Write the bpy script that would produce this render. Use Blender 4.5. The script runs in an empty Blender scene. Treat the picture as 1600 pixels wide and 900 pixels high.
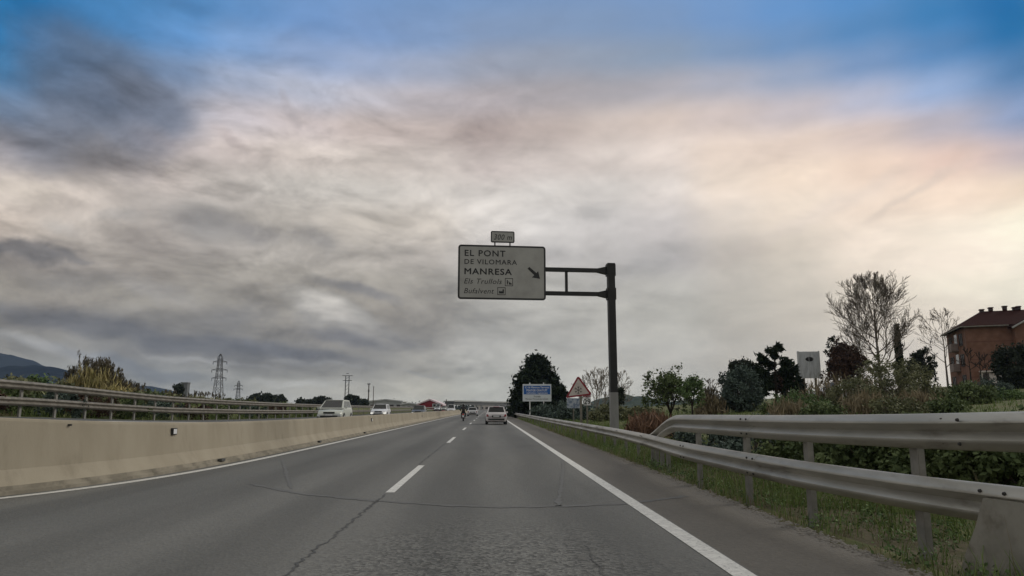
import bpy, math, random
import numpy as np
from mathutils import Vector, Matrix
random.seed(7); rng = np.random.default_rng(7)
S = bpy.context.scene
COL = S.collection

# ------------------------------------------------------------------ camera
F_PX, CX, CY = 1100.0, 800.0, 450.0          # focal length of the dash camera in photo pixels
PITCH = math.atan(188 / F_PX)
YAW = math.atan(45 / F_PX * math.cos(PITCH))
EYE = np.array([0.0, 0.0, 1.3])
cam_d = bpy.data.cameras.new('camera'); cam = bpy.data.objects.new('camera', cam_d); COL.objects.link(cam)
cam_d.sensor_width = 36; cam_d.lens = 36 * F_PX / 1600
cam_d.clip_start = 0.05; cam_d.clip_end = 30000
cam.location = EYE; cam.rotation_euler = (math.pi / 2 + PITCH, 0, -YAW)
S.camera = cam
_f = np.array([math.sin(YAW) * math.cos(PITCH), math.cos(YAW) * math.cos(PITCH), math.sin(PITCH)])
_r = np.array([math.cos(YAW), -math.sin(YAW), 0.0]); _u = np.cross(_r, _f)
def ray(px, py): return _r * (px - CX) / F_PX + _u * (CY - py) / F_PX + _f
def P(px, py, D):
    d = ray(px, py); return EYE + d * D / d[1]
def proj(p):
    d = np.asarray(p, float) - EYE; z_ = d @ _f
    return CX + F_PX * (d @ _r) / z_, CY - F_PX * (d @ _u) / z_
def AE(px, py):
    d = ray(px, py); d = d / np.linalg.norm(d)
    return math.degrees(math.atan2(d[0], d[1])), math.degrees(math.asin(d[2]))

# ------------------------------------------------------------------ light and sky
SUN_EL, SUN_AZ = 30.0, 62.0                  # behind the clouds, ahead and to the right
S.view_settings.view_transform = 'Standard'; S.view_settings.look = 'None'
S.view_settings.exposure = 0.0; S.view_settings.gamma = 1.0
sd = bpy.data.lights.new('sun', 'SUN'); sun = bpy.data.objects.new('sun', sd); COL.objects.link(sun)
sd.energy = 1.3; sd.angle = math.radians(22); sd.color = (1.0, 0.95, 0.87)
_sv = Vector((math.sin(math.radians(SUN_AZ)) * math.cos(math.radians(SUN_EL)), math.cos(math.radians(SUN_AZ)) * math.cos(math.radians(SUN_EL)), math.sin(math.radians(SUN_EL))))
sun.rotation_euler = _sv.to_track_quat('Z', 'Y').to_euler()

def srgb(r, g, b):
    def c(v):
        v /= 255.0
        return v / 12.92 if v <= 0.04045 else ((v + 0.055) / 1.055) ** 2.4
    return (c(r), c(g), c(b), 1.0)

class NT:
    """small helper to write node trees"""
    def __init__(s, tree): s.t = tree; s.n = tree.nodes; s.l = tree.links
    def new(s, kind, **kw):
        n = s.n.new(kind)
        for k, v in kw.items(): setattr(n, k, v)
        return n
    def put(s, sock, v):
        if isinstance(v, bpy.types.NodeSocket): s.l.new(v, sock)
        elif v is not None: sock.default_value = v
    def math(s, op, a, b=None, c=None, clamp=False):
        n = s.new('ShaderNodeMath', operation=op, use_clamp=clamp)
        for i, v in enumerate((a, b, c)):
            if v is not None: s.put(n.inputs[i], v)
        return n.outputs[0]
    def vec(s, op, a, b=None):
        n = s.new('ShaderNodeVectorMath', operation=op)
        s.put(n.inputs[0], a)
        if b is not None: s.put(n.inputs[1], b)
        return n.outputs['Value'] if op in ('LENGTH', 'DOT_PRODUCT') else n.outputs[0]
    def maprange(s, v, a, b, c=0.0, d=1.0, kind='SMOOTHSTEP'):
        n = s.new('ShaderNodeMapRange', interpolation_type=kind)
        s.put(n.inputs[0], v)
        for i, x in enumerate((a, b, c, d)): n.inputs[i + 1].default_value = x
        return n.outputs[0]
    def mix(s, fac, a, b, kind='MIX'):
        n = s.new('ShaderNodeMix', data_type='RGBA', blend_type=kind)
        s.put(n.inputs[0], fac); s.put(n.inputs[6], a); s.put(n.inputs[7], b)
        return n.outputs[2]
    def noise(s, vec, scale, detail=4, rough=0.5, distort=0.0, out=0):
        n = s.new('ShaderNodeTexNoise')
        if vec is not None: s.l.new(vec, n.inputs['Vector'])
        n.inputs['Scale'].default_value = scale; n.inputs['Detail'].default_value = detail
        n.inputs['Roughness'].default_value = rough; n.inputs['Distortion'].default_value = distort
        return n.outputs[out]
    def ramp(s, fac, stops, interp='LINEAR'):
        n = s.new('ShaderNodeValToRGB'); n.color_ramp.interpolation = interp
        e = n.color_ramp.elements
        while len(e) < len(stops): e.new(0.5)
        for i, (p, c) in enumerate(stops): e[i].position = p; e[i].color = c
        s.l.new(fac, n.inputs[0]); return n.outputs[0]

world = bpy.data.worlds.new('World'); S.world = world; world.use_nodes = True
w = NT(world.node_tree); w.n.clear()
out = w.new('ShaderNodeOutputWorld'); bg = w.new('ShaderNodeBackground'); w.l.new(bg.outputs[0], out.inputs[0])
sky = w.new('ShaderNodeTexSky', sky_type='NISHITA', sun_disc=False)
sky.sun_elevation = math.radians(SUN_EL); sky.sun_rotation = math.radians(SUN_AZ)
sky.air_density = 1.0; sky.dust_density = 0.6; sky.ozone_density = 2.0
bg.inputs[1].default_value = 0.1             # the sky's strength; cloud radiances below are divided by it
SK = 0.1
def cl(r, g, b):                             # a cloud's colour as radiance before the strength
    c = srgb(r, g, b); return (c[0] / SK, c[1] / SK, c[2] / SK, 1.0)
tc = w.new('ShaderNodeTexCoord'); D = tc.outputs['Generated']
sep = w.new('ShaderNodeSeparateXYZ'); w.l.new(D, sep.inputs[0])
X, Y, Z = sep.outputs
az = w.math('MULTIPLY', w.math('ARCTAN2', X, Y), 180 / math.pi)
el = w.math('MULTIPLY', w.math('ARCSINE', Z), 180 / math.pi)
# cloud deck seen in perspective: horizontal position over height
zz = w.math('ADD', w.math('MAXIMUM', Z, 0.0), 0.24)
deck = w.new('ShaderNodeCombineXYZ')
w.l.new(w.math('DIVIDE', X, zz), deck.inputs[0]); w.l.new(w.math('DIVIDE', Y, zz), deck.inputs[1])
deckv = deck.outputs[0]
ang = w.new('ShaderNodeCombineXYZ'); w.l.new(az, ang.inputs[0]); w.l.new(el, ang.inputs[1]); angv = ang.outputs[0]
# ragged edges: bend the angles with two sizes of noise
def warp(v, src, scale, amp, det):
    c = w.noise(src, scale, det, 0.55, out=1)
    o = w.vec('SUBTRACT', c, (0.5, 0.5, 0.5)); o = w.vec('MULTIPLY', o, amp)
    return w.vec('ADD', v, o)
wa = warp(angv, D, 6.0, (4.4, 2.8, 0), 3)
wa = warp(wa, D, 22.0, (2.6, 1.9, 0), 5)
fw = warp(angv, D, 9.0, (2.0, 1.2, 0), 2)
fw = warp(fw, D, 30.0, (1.1, .8, 0), 4)
soft = warp(angv, D, 3.0, (5, 3, 0), 2)
WARPED, SOFT, FINE = wa, soft, fw
fb = w.noise(deckv, 1.5, 7, 0.55, 0.3)
fb2 = w.noise(deckv, 4.2, 6, 0.58, 0.4)
fb3 = w.noise(w.vec('MULTIPLY', D, (1, 1, 2.4)), 11, 5, 0.55, 0.6)
sepw = w.new('ShaderNodeSeparateXYZ'); w.l.new(soft, sepw.inputs[0])
# broad tones of the cloudy sky by direction: rows of elevation, each a ramp over azimuth
TX = [0, 130, 260, 390, 520, 650, 780, 910, 1040, 1170, 1300, 1430, 1580]
TY = [0, 50, 100, 150, 200, 250, 300, 350, 400, 450, 500, 550, 600, 640]
TONES = np.array([
 [(12,105,165),(55,125,185),(85,148,208),(98,148,205),(112,152,205),(120,155,203),(120,152,196),(125,155,198),(118,155,205),(108,155,212),(85,145,208),(50,125,185),(15,105,168)],
 [(30,115,175),(75,120,165),(95,145,200),(112,155,208),(125,158,208),(130,158,200),(132,155,190),(130,154,188),(125,153,192),(112,150,200),(88,138,190),(72,130,185),(35,112,170)],
 [(55,125,180),(92,118,150),(115,140,175),(150,170,205),(155,172,205),(158,170,195),(152,162,182),(148,160,180),(140,158,182),(128,152,185),(118,148,188),(120,155,205),(75,125,175)],
 [(90,120,155),(105,118,140),(135,145,165),(182,185,198),(182,184,196),(182,178,185),(172,168,174),(165,164,172),(178,176,184),(192,190,202),(185,190,212),(180,196,228),(125,155,200)],
 [(130,135,150),(115,120,130),(160,155,160),(200,188,188),(204,192,188),(190,178,174),(172,158,155),(200,188,182),(216,202,194),(215,200,194),(210,196,192),(200,188,190),(165,168,190)],
 [(170,160,155),(130,125,122),(192,180,172),(200,190,181),(196,187,178),(192,183,175),(176,165,160),(205,195,187),(220,208,198),(224,210,200),(225,209,198),(222,204,192),(205,190,185)],
 [(200,190,178),(192,182,172),(172,166,160),(180,175,168),(185,181,173),(208,202,194),(205,200,193),(196,192,186),(215,207,199),(232,220,210),(234,220,208),(232,216,202),(250,232,210)],
 [(190,182,175),(172,168,164),(145,142,140),(140,138,136),(172,169,165),(192,188,183),(208,204,198),(188,185,181),(196,191,187),(215,208,202),(230,220,210),(244,234,222),(255,246,228)],
 [(125,122,120),(160,156,153),(152,148,146),(150,148,146),(172,170,167),(170,167,164),(178,175,172),(182,179,175),(172,169,166),(178,174,170),(212,206,198),(240,232,220),(250,242,228)],
 [(150,147,144),(132,129,127),(140,138,136),(150,148,147),(142,140,139),(132,131,131),(165,163,160),(172,170,167),(172,170,166),(174,171,167),(195,190,183),(228,220,210),(238,230,218)],
 [(112,111,112),(115,114,115),(112,112,114),(112,112,114),(135,132,129),(122,120,120),(150,149,147),(168,166,162),(172,170,165),(170,167,162),(190,185,178),(215,208,199),(225,217,207)],
 [(140,140,139),(125,126,128),(108,109,113),(112,113,116),(110,111,114),(132,132,132),(165,164,161),(178,176,171),(176,173,168),(174,171,165),(188,184,177),(205,199,191),(214,207,199)],
 [(150,152,152),(130,135,140),(128,133,140),(148,151,153),(155,157,158),(168,169,167),(174,175,171),(178,177,172),(176,175,171),(172,171,168),(180,177,172),(195,191,185),(205,200,194)],
 [(160,162,162),(150,154,158),(155,158,160),(165,167,167),(170,171,170),(174,175,172),(176,177,173),(178,178,173),(176,176,172),(174,173,170),(180,178,174),(190,187,183),(200,196,191)]], float)
TONES[5:] *= np.array([1.075, 1.065, 1.04]); TONES[:5] *= np.array([1.01, 1.0, .99]); TONES[5:, 9:] *= np.array([1.0, .985, .97]); TONES[7:13, :6] *= np.array([1.02, 1.0, .965]); TONES[5:9, :9] *= np.array([.990, .994, 1.022]); TONES[9:, :] *= np.array([1.025, 1.03, 1.03]); TONES[5:9, 11:] *= np.array([.985, .965, .98]); TONES = np.minimum(TONES, 255)
AROUND_EL = [0, 12, 22, 30, 40, 55, 90]       # unseen sky around the view, its cloud greyed warm to neutralise the light
AROUND = np.array([(176,176,172), (180,177,172), (188,182,176), (170,174,182), (172,174,178), (192,188,180), (196,191,182)], float)
def tone(a_, e_):
    around = np.array([np.interp(e_, AROUND_EL, AROUND[:, i]) for i in range(3)])
    d = np.array([math.sin(math.radians(a_)) * math.cos(math.radians(e_)), math.cos(math.radians(a_)) * math.cos(math.radians(e_)), math.sin(math.radians(e_))])
    z_ = d @ _f
    if z_ < .2: return around
    px, py = CX + F_PX * (d @ _r) / z_, CY - F_PX * (d @ _u) / z_
    far = max(0, -px, px - 1600) / 420.0 + max(0, -py) / 420.0
    qx, qy = min(max(px, 0), 1580), min(max(py, 0), 640)
    i = min(len(TX) - 2, int(np.searchsorted(TX, qx, 'right') - 1)); j = min(len(TY) - 2, int(np.searchsorted(TY, qy, 'right') - 1))
    fx, fy = (qx - TX[i]) / (TX[i + 1] - TX[i]), (qy - TY[j]) / (TY[j + 1] - TY[j])
    t_ = (TONES[j, i] * (1 - fx) + TONES[j, i + 1] * fx) * (1 - fy) + (TONES[j + 1, i] * (1 - fx) + TONES[j + 1, i + 1] * fx) * fy
    k = min(1, far); k = k * k * (3 - 2 * k)
    return t_ * (1 - k) + around * k
sepw = w.new('ShaderNodeSeparateXYZ'); w.l.new(soft, sepw.inputs[0])
saz, sel = sepw.outputs[0], sepw.outputs[1]
azs = [-80, -58, -46, -40, -35, -30, -25, -20, -15, -10, -5, 0, 5, 10, 15, 20, 25, 30, 35, 40, 46, 58, 80]
els = [0, 2, 4, 6, 8, 10, 12, 14.5, 17, 19.5, 22, 24.5, 27, 29.5, 32.5, 38, 46, 58]
azf = w.maprange(saz, -80, 80, 0, 1, 'LINEAR')
colr = None
for k_, e_ in enumerate(els):
    row = w.ramp(azf, [((a_ + 80) / 160, cl(*tone(a_, e_))) for a_ in azs], 'B_SPLINE' if False else 'EASE')
    colr = row if colr is None else w.mix(w.maprange(sel, els[k_ - 1], e_), colr, row)
clear = w.maprange(sel, 25, 31, 0.0, 0.12)
clear = w.math('MULTIPLY', clear, w.maprange(sel, 44, 34))
colr = w.mix(clear, colr, sky.outputs[0])
def blob(c, px, py, rx, ry, col, op, inner=0.0, vecsrc=None, rot=0.0):
    a, e = AE(px, py); k = 0.052
    v = w.vec('SUBTRACT', vecsrc or WARPED, (a, e, 0))
    if rot:
        n = w.new('ShaderNodeVectorRotate', rotation_type='Z_AXIS'); w.l.new(v, n.inputs[0]); n.inputs['Angle'].default_value = math.radians(-rot); v = n.outputs[0]
    v = w.vec('MULTIPLY', v, (1 / (rx * k), 1 / (ry * k), 0))
    m = w.maprange(w.vec('LENGTH', v), 1.0, inner, 0.0, op)
    return w.mix(m, c, col)
# (photo x, y, half sizes in px, colour, opacity, inner radius, soft?, tilt)
BLOBS = [
    # dark ragged cloud at the upper left
    (150, 150, 150, 100, (98, 108, 126), .6, .5, 0, -30), (240, 165, 95, 42, (108, 116, 132), .75, .35, 2, -25), (120, 240, 95, 55, (118, 114, 114), .7, .2, 0, 0), (60, 200, 70, 80, (118, 126, 142), .5, .2, 0, 0),
    (445, 165, 45, 11, (160, 154, 158), .45, .1, 2, -58), (290, 10, 60, 22, (78, 128, 180), .6, .2, 0, 0), (360, 215, 40, 18, (172, 160, 158), .6, .1, 0, -30),
    (40, 300, 60, 26, (214, 203, 190), .6, .1, 0, 0),
    # grey puffs
    (325, 350, 85, 42, (128, 126, 125), .7, .2, 2, -8), (400, 365, 50, 26, (134, 131, 130), .6, .2, 2, -12), (500, 370, 55, 28, (146, 143, 141), .6, .1, 0, -18), (185, 335, 40, 14, (152, 148, 144), .6, .1, 0, 0),
    (40, 388, 100, 20, (104, 102, 102), .85, .3, 0, -5), (120, 405, 45, 9, (120, 117, 116), .6, .1, 0, -10), (90, 350, 40, 14, (168, 163, 158), .5, .1, 0, 0),
    (100, 440, 80, 34, (124, 122, 120), .5, .1, 0, 0), (240, 455, 90, 20, (164, 160, 157), .45, .1, 0, -10), (560, 450, 95, 16, (122, 121, 122), .75, .2, 0, -10),
    # long dark bank low on the left, with the bright-topped cumulus
    (200, 522, 300, 26, (98, 99, 103), .7, .25, 0, -6), (430, 548, 190, 15, (98, 99, 103), .75, .2, 2, -6), (620, 525, 80, 16, (126, 125, 125), .5, .1, 0, -10), (380, 490, 90, 26, (122, 121, 121), .5, .1, 0, 0),
    (530, 500, 110, 42, (150, 147, 142), .9, .45, 2, -20), (505, 478, 85, 24, (206, 201, 193), .9, .25, 2, -16), (575, 500, 40, 16, (170, 167, 161), .6, .1, 2, -30), (540, 528, 100, 16, (112, 111, 112), .8, .2, 2, -8),
    (90, 545, 130, 12, (168, 167, 164), .8, .2, 2, -14), (330, 566, 120, 7, (158, 158, 157), .55, .1, 0, -6), (220, 582, 150, 14, (118, 124, 132), .55, .2, 0, -8), (500, 572, 120, 7, (150, 150, 149), .5, .1, 0, -4), (660, 580, 60, 6, (148, 148, 146), .5, .1, 0, -8), (470, 600, 120, 8, (182, 182, 178), .5, .1, 0, -4),
    # right of the sign
    (930, 328, 45, 22, (170, 167, 164), .6, .1, 0, 10), (1000, 420, 130, 26, (166, 164, 162), .4, .1, 0, 22), (1280, 330, 200, 22, (216, 203, 193), .35, .1, 0, 22), (1430, 300, 120, 10, (210, 196, 184), .4, .1, 0, 24), (870, 395, 60, 24, (164, 162, 160), .4, .1, 0, 0),
]
for (bx_, by_, rx_, ry_, bc_, op_, in_, sf_, rt_) in BLOBS:
    colr = blob(colr, bx_, by_, rx_, ry_, cl(*bc_), op_, in_, (WARPED, SOFT, FINE)[sf_], rt_)
# finer cloud relief, strongest in the grey deck and fading out in the clear blue
gain = w.math('ADD', w.math('MULTIPLY', w.math('SUBTRACT', fb, 0.5), 0.62), w.math('ADD', w.math('MULTIPLY', w.math('SUBTRACT', fb2, 0.5), 0.3), w.math('MULTIPLY', w.math('SUBTRACT', fb3, 0.5), 0.75)))
gain = w.math('MULTIPLY', gain, w.maprange(el, 30, 10, 0.25, 1.0))
gain = w.math('MULTIPLY', gain, w.maprange(az, 30, -10, 0.4, 1.1))
gain = w.math('MAXIMUM', w.math('ADD', gain, 1.0), 0.5)
# billows: firmer-edged puffs with a darker base and a lit upper edge
bil = w.vec('MULTIPLY', D, (1, 1, 2.2))
pf = w.noise(bil, 7.5, 9, 0.60, 0.35)
pf_up = w.noise(w.vec('ADD', bil, (0.0, 0.0, -0.028)), 7.5, 9, 0.60, 0.35)
edge = w.math('MULTIPLY', w.math('SUBTRACT', pf, pf_up), 1.9)
puff = w.math('MULTIPLY', w.math('SUBTRACT', w.maprange(pf, .44, .58), .5), -0.14)
bw_ = w.math('MULTIPLY', w.maprange(az, 20, -16, .26, 1.0), w.math('MULTIPLY', w.maprange(el, 31, 20, .22, 1.0), w.maprange(el, 0, 5, .35, 1.0)))
gain = w.math('ADD', gain, w.math('MULTIPLY', w.math('ADD', puff, edge), bw_))
gcol = w.new('ShaderNodeCombineXYZ')
for i in range(3): w.l.new(gain, gcol.inputs[i])
colr = w.mix(1.0, colr, gcol.outputs[0], 'MULTIPLY')
w.l.new(colr, bg.inputs[0])
world.cycles.sampling_method = "MANUAL"; world.cycles.sample_map_resolution = 512

# ------------------------------------------------------------------ materials
def mat(name, col, col2=None, rough=0.6, metal=0.0, scale=3.0, detail=4, contrast=(0.35, 0.65), bump=0.0, bscale=40.0, spec=0.5, var=0.12, stretch=(1, 1, 1), emit=None, tint=False, dirt=None, tex='Object'):
    m = bpy.data.materials.new(name); m.use_nodes = True
    n = NT(m.node_tree); n.n.clear()
    o = n.new('ShaderNodeOutputMaterial'); b = n.new('ShaderNodeBsdfPrincipled'); n.l.new(b.outputs[0], o.inputs[0])
    b.inputs['Roughness'].default_value = rough; b.inputs['Metallic'].default_value = metal
    b.inputs['Specular IOR Level'].default_value = spec
    c1 = tuple(col[:3]) + (1,)
    if col2 is None:
        c2 = tuple(min(1, v * (1 + var)) for v in col[:3]) + (1,); c1 = tuple(v * (1 - var) for v in col[:3]) + (1,)
    else: c2 = tuple(col2[:3]) + (1,)
    tcn = n.new('ShaderNodeTexCoord'); v = tcn.outputs[tex]
    v = n.vec('MULTIPLY', v, stretch)
    if tint:
        at = n.new('ShaderNodeAttribute', attribute_name='tint'); f = at.outputs['Fac']
    else:
        f = n.maprange(n.noise(v, scale, detail, 0.6), contrast[0], contrast[1])
    c = n.mix(f, c1, c2)
    if dirt:                                # (colour, scale, threshold low, high, amount)
        dm = n.maprange(n.noise(v, dirt[1], 6, 0.65), dirt[2], dirt[3], 0, dirt[4])
        c = n.mix(dm, c, tuple(dirt[0]) + (1,))
    n.l.new(c, b.inputs['Base Color'])
    if bump:
        bp = n.new('ShaderNodeBump'); bp.inputs['Strength'].default_value = bump; bp.inputs['Distance'].default_value = 0.02
        n.l.new(n.noise(v, bscale, 4, 0.6), bp.inputs['Height']); n.l.new(bp.outputs[0], b.inputs['Normal'])
    if emit:
        b.inputs['Emission Color'].default_value = tuple(emit[0]) + (1,); b.inputs['Emission Strength'].default_value = emit[1]
    return m

def asphalt(name, c1, c2, tracks=True):
    m = bpy.data.materials.new(name); m.use_nodes = True
    n = NT(m.node_tree); n.n.clear()
    o = n.new('ShaderNodeOutputMaterial'); b = n.new('ShaderNodeBsdfPrincipled'); n.l.new(b.outputs[0], o.inputs[0])
    g = n.new('ShaderNodeTexCoord').outputs['Object']
    big = n.maprange(n.noise(n.vec('MULTIPLY', g, (1, .10, 1)), 0.55, 5, 0.55), .3, .7)
    c = n.mix(big, c1 + (1,), c2 + (1,))
    # stones of the wearing course: light and dark chippings
    vo = n.new('ShaderNodeTexVoronoi'); n.l.new(g, vo.inputs['Vector']); vo.inputs['Scale'].default_value = 30
    vo.inputs['Randomness'].default_value = 1
    hs = n.new('ShaderNodeSeparateColor'); n.l.new(vo.outputs['Color'], hs.inputs[0])
    chip = n.maprange(hs.outputs[0], 0.0, 1.0, 0.45, 1.6, 'LINEAR')
    px_ = n.vec('MULTIPLY', n.vec('SUBTRACT', g, (.05, 5.2, 0)), (.62, .30, 0))
    wear = n.maprange(n.math('ADD', n.vec('LENGTH', px_), n.noise(n.vec('MULTIPLY', g, (1, .6, 1)), 1.6, 4, .65)), 1.75, .95, .16, 1.0)
    old_ = n.maprange(n.noise(n.vec('MULTIPLY', g, (1, .5, 1)), 1.1, 4, .6), .42, .62, .25, 1.0)
    fine = n.maprange(n.noise(g, 95, 3, 0.7), .25, .75, 0.6, 1.4)
    k = n.math('MULTIPLY', chip, fine)
    kc = n.new('ShaderNodeCombineXYZ')
    for i in range(3): n.l.new(k, kc.inputs[i])
    c = n.mix(wear, c, n.mix(1.0, c, kc.outputs[0], 'MULTIPLY'))
    if tracks:                              # polished wheel paths, oily middle of the lane
        sx = n.new('ShaderNodeSeparateXYZ'); n.l.new(g, sx.inputs[0])
        lx = n.math('SUBTRACT', sx.outputs[0], n.math('MULTIPLY', sx.outputs[1], 0.0072))
        wv = n.math('COSINE', n.math('MULTIPLY', n.math('ADD', lx, 1.5), 2 * math.pi / 1.75))
        st = n.maprange(n.noise(n.vec('MULTIPLY', g, (1.6, .12, 1)), 1.0, 4, .6), .3, .7, -0.5, 0.5)
        wf = n.maprange(n.math('ADD', wv, st), -1.2, 1.2, 0.86, 1.12)
        wc = n.new('ShaderNodeCombineXYZ')
        for i in range(3): n.l.new(wf, wc.inputs[i])
        c = n.mix(1.0, c, wc.outputs[0], 'MULTIPLY')
    n.l.new(c, b.inputs['Base Color'])
    b.inputs['Roughness'].default_value = 0.75; b.inputs['Specular IOR Level'].default_value = 0.35
    bp = n.new('ShaderNodeBump'); bp.inputs['Strength'].default_value = 0.55; bp.inputs['Distance'].default_value = 0.012
    n.l.new(n.math('ADD', vo.outputs['Distance'], n.noise(g, 70, 3, .7)), bp.inputs['Height']); n.l.new(bp.outputs[0], b.inputs['Normal'])
    return m

M = {}
M['asphalt'] = asphalt('asphalt', (.112, .112, .103), (.148, .146, .134))
M['shoulder'] = asphalt('shoulder asphalt', (.122, .111, .093), (.150, .137, .116), tracks=False)
M['asphalt_far'] = asphalt('far carriageway asphalt', (.10, .10, .097), (.12, .12, .115), tracks=False)
M['paint'] = mat('road paint', (.60, .59, .55), (.74, .73, .68), rough=.6, scale=9, dirt=((.25, .25, .24), 26, .52, .68, .75), bump=.2)
M['seal'] = mat('bitumen crack', (.05, .05, .047), (.075, .075, .07), rough=.7, scale=14)
M['reflection_streak'] = mat('painted reflection streak', (.100, .099, .092), (.116, .115, .107), rough=.7, scale=6)  # tone of the windscreen reflections painted onto the road
M['grass_ground'] = mat('grassy soil', (.085, .105, .042), (.14, .145, .065), rough=.95, scale=1.3, detail=8, spec=.1, bump=.6, bscale=6, dirt=((.16, .12, .075), .35, .5, .7, .7))
M['soil'] = mat('verge soil', (.12, .10, .065), (.085, .085, .045), rough=.95, scale=3.0, detail=8, spec=.1, bump=.8, bscale=18, dirt=((.17, .14, .10), 9, .5, .65, .6))
M['concrete'] = mat('beige barrier concrete', (.305, .266, .198), (.36, .318, .242), rough=.85, scale=.8, detail=7, spec=.25, bump=.15, bscale=30, dirt=((.22, .19, .14), 2.2, .50, .75, .55), stretch=(1, 1, .35))
M['concrete_foot'] = mat('stained concrete foot', (.20, .18, .14), (.30, .27, .21), rough=.9, scale=2.5, detail=7, spec=.2, dirt=((.10, .09, .07), 3.0, .5, .75, .6))
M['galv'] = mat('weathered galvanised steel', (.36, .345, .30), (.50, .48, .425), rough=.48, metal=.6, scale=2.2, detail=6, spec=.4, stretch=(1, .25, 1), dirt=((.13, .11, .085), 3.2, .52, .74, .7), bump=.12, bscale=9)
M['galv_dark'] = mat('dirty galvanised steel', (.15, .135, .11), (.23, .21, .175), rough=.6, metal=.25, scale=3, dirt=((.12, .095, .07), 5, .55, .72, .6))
M['post'] = mat('galvanised post', (.19, .185, .165), (.26, .25, .225), rough=.6, metal=.2, scale=6, dirt=((.2, .17, .12), 7, .55, .75, .5))
M['bolt'] = mat('dark bolt', (.04, .038, .035), rough=.5, metal=.5)
M['pole_dark'] = mat('dark grey painted steel', (.012, .012, .0115), (.02, .02, .019), rough=.5, scale=2, spec=.4)
M['pole_grey'] = mat('galvanised sign pole', (.23, .23, .22), (.31, .31, .30), rough=.55, metal=.3, scale=2, stretch=(1, 1, .2))
M['sign_white'] = mat('dull white retroreflective sheet', (.34, .335, .31), (.40, .395, .365), rough=.55, scale=1.2, dirt=((.30, .29, .27), 2.5, .5, .7, .5))
M['sign_black'] = mat('black sign film', (.012, .012, .012), rough=.5)
M['board_white'] = mat('white board sheet', (.62, .66, .68), (.70, .74, .76), rough=.5, scale=2)
M['board_blue'] = mat('blue sign film', (.012, .10, .36), (.016, .125, .42), rough=.45, scale=2)
M['white_post'] = mat('white painted post', (.74, .75, .74), rough=.5)
M['sign_red'] = mat('dark red sign border', (.22, .012, .025), (.28, .018, .03), rough=.5, scale=6)
M['sign_pinkwhite'] = mat('aged white warning sheet', (.52, .46, .42), (.60, .54, .50), rough=.55, scale=5)
M['white_plate'] = mat('white sign sheet', (.72, .72, .72), rough=.5)
M['car_white'] = mat('white car paint', (.74, .75, .76), rough=.28, var=.02, spec=.6)
M['car_pearl'] = mat('pale silver car paint', (.74, .71, .71), rough=.3, metal=.05, var=.03)
M['car_silver'] = mat('silver green car paint', (.58, .60, .54), rough=.3, metal=.1, var=.03)
M['car_grey'] = mat('dark grey car paint', (.12, .13, .14), rough=.3, metal=.3, var=.03)
M['glass'] = mat('car glass', (.015, .018, .018), rough=.12, spec=.4, var=.05)
M['tyre'] = mat('tyre rubber', (.016, .016, .016), rough=.85)
M['rim'] = mat('alloy rim', (.35, .35, .36), rough=.35, metal=.7)
M['trim'] = mat('black plastic trim', (.02, .02, .02), rough=.6)
M['tail'] = mat('tail lamp red', (.28, .04, .045), rough=.25)
M['lamp_clear'] = mat('clear lamp', (.65, .67, .68), rough=.15)
M['lamp_lit'] = mat('lit headlamp', (.8, .8, .75), rough=.2, emit=((1, .97, .88), .7))
M['tail_lit'] = mat('lit tail lamp', (.5, .03, .02), rough=.2, emit=((1, .10, .05), .25))
M['plate'] = mat('number plate', (.7, .7, .7), rough=.4)
M['leather'] = mat('black riding jacket', (.014, .012, .013), (.024, .02, .021), rough=.7, scale=8)
M['denim'] = mat('dark trousers', (.02, .02, .024), rough=.85)
M['helmet'] = mat('black helmet', (.012, .012, .013), rough=.2)
M['bike'] = mat('black scooter paint', (.018, .017, .018), rough=.3)
M['bark'] = mat('grey brown bark', (.12, .10, .082), (.19, .16, .13), rough=.9, scale=14, stretch=(1, 1, .3), bump=.5, spec=.1)
M['bark_dark'] = mat('dark bark', (.03, .025, .02), (.05, .042, .034), rough=.9, scale=14, stretch=(1, 1, .3), spec=.1)
M['bark_pale'] = mat('pale twig bark', (.20, .17, .14), (.28, .25, .21), rough=.9, scale=10, spec=.1)
def leafm(name, a, b, rough=.7): return mat(name, a, b, rough=rough, spec=.12, tint=True)
M['leaf_pine'] = leafm('dark pine needles', (.010, .018, .011), (.034, .050, .026))
M['leaf_dark'] = leafm('dark evergreen leaves', (0.016, 0.023, 0.017), (0.058, 0.072, 0.046))
M['leaf_mid'] = leafm('mid green leaves', (0.055, 0.084, 0.035), (0.169, 0.209, 0.090))
M['leaf_fresh'] = leafm('fresh green leaves', (0.058, 0.097, 0.039), (0.183, 0.260, 0.106))
M['leaf_olive'] = leafm('olive green leaves', (0.085, 0.098, 0.053), (0.235, 0.235, 0.126))
M['leaf_hedge'] = leafm('bluish dark hedge leaves', (0.045, 0.064, 0.054), (0.135, 0.177, 0.144))
M['leaf_brown'] = leafm('brown wintering leaves', (0.056, 0.035, 0.027), (0.125, 0.077, 0.056))
M['leaf_rust'] = leafm('rusty dry stems', (0.138, 0.081, 0.052), (0.253, 0.155, 0.103))
M['leaf_dry'] = leafm('dry straw stems', (.16, .13, .08), (.30, .25, .16))
M['leaf_cane'] = leafm('cane leaves', (0.276, 0.260, 0.098), (0.647, 0.534, 0.276))
M['grass'] = leafm('verge grass blades', (0.068, 0.112, 0.027), (0.195, 0.255, 0.083))
M['brick'] = mat('red brown brickwork', (.19, .098, .066), (.245, .132, .092), rough=.85, scale=1.2, detail=8, spec=.15, dirt=((.14, .078, .055), .5, .45, .7, .6), bump=.2, bscale=12)
M['brick_joint'] = mat('brick band', (.13, .055, .036), (.17, .075, .05), rough=.85, scale=1.2)
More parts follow.
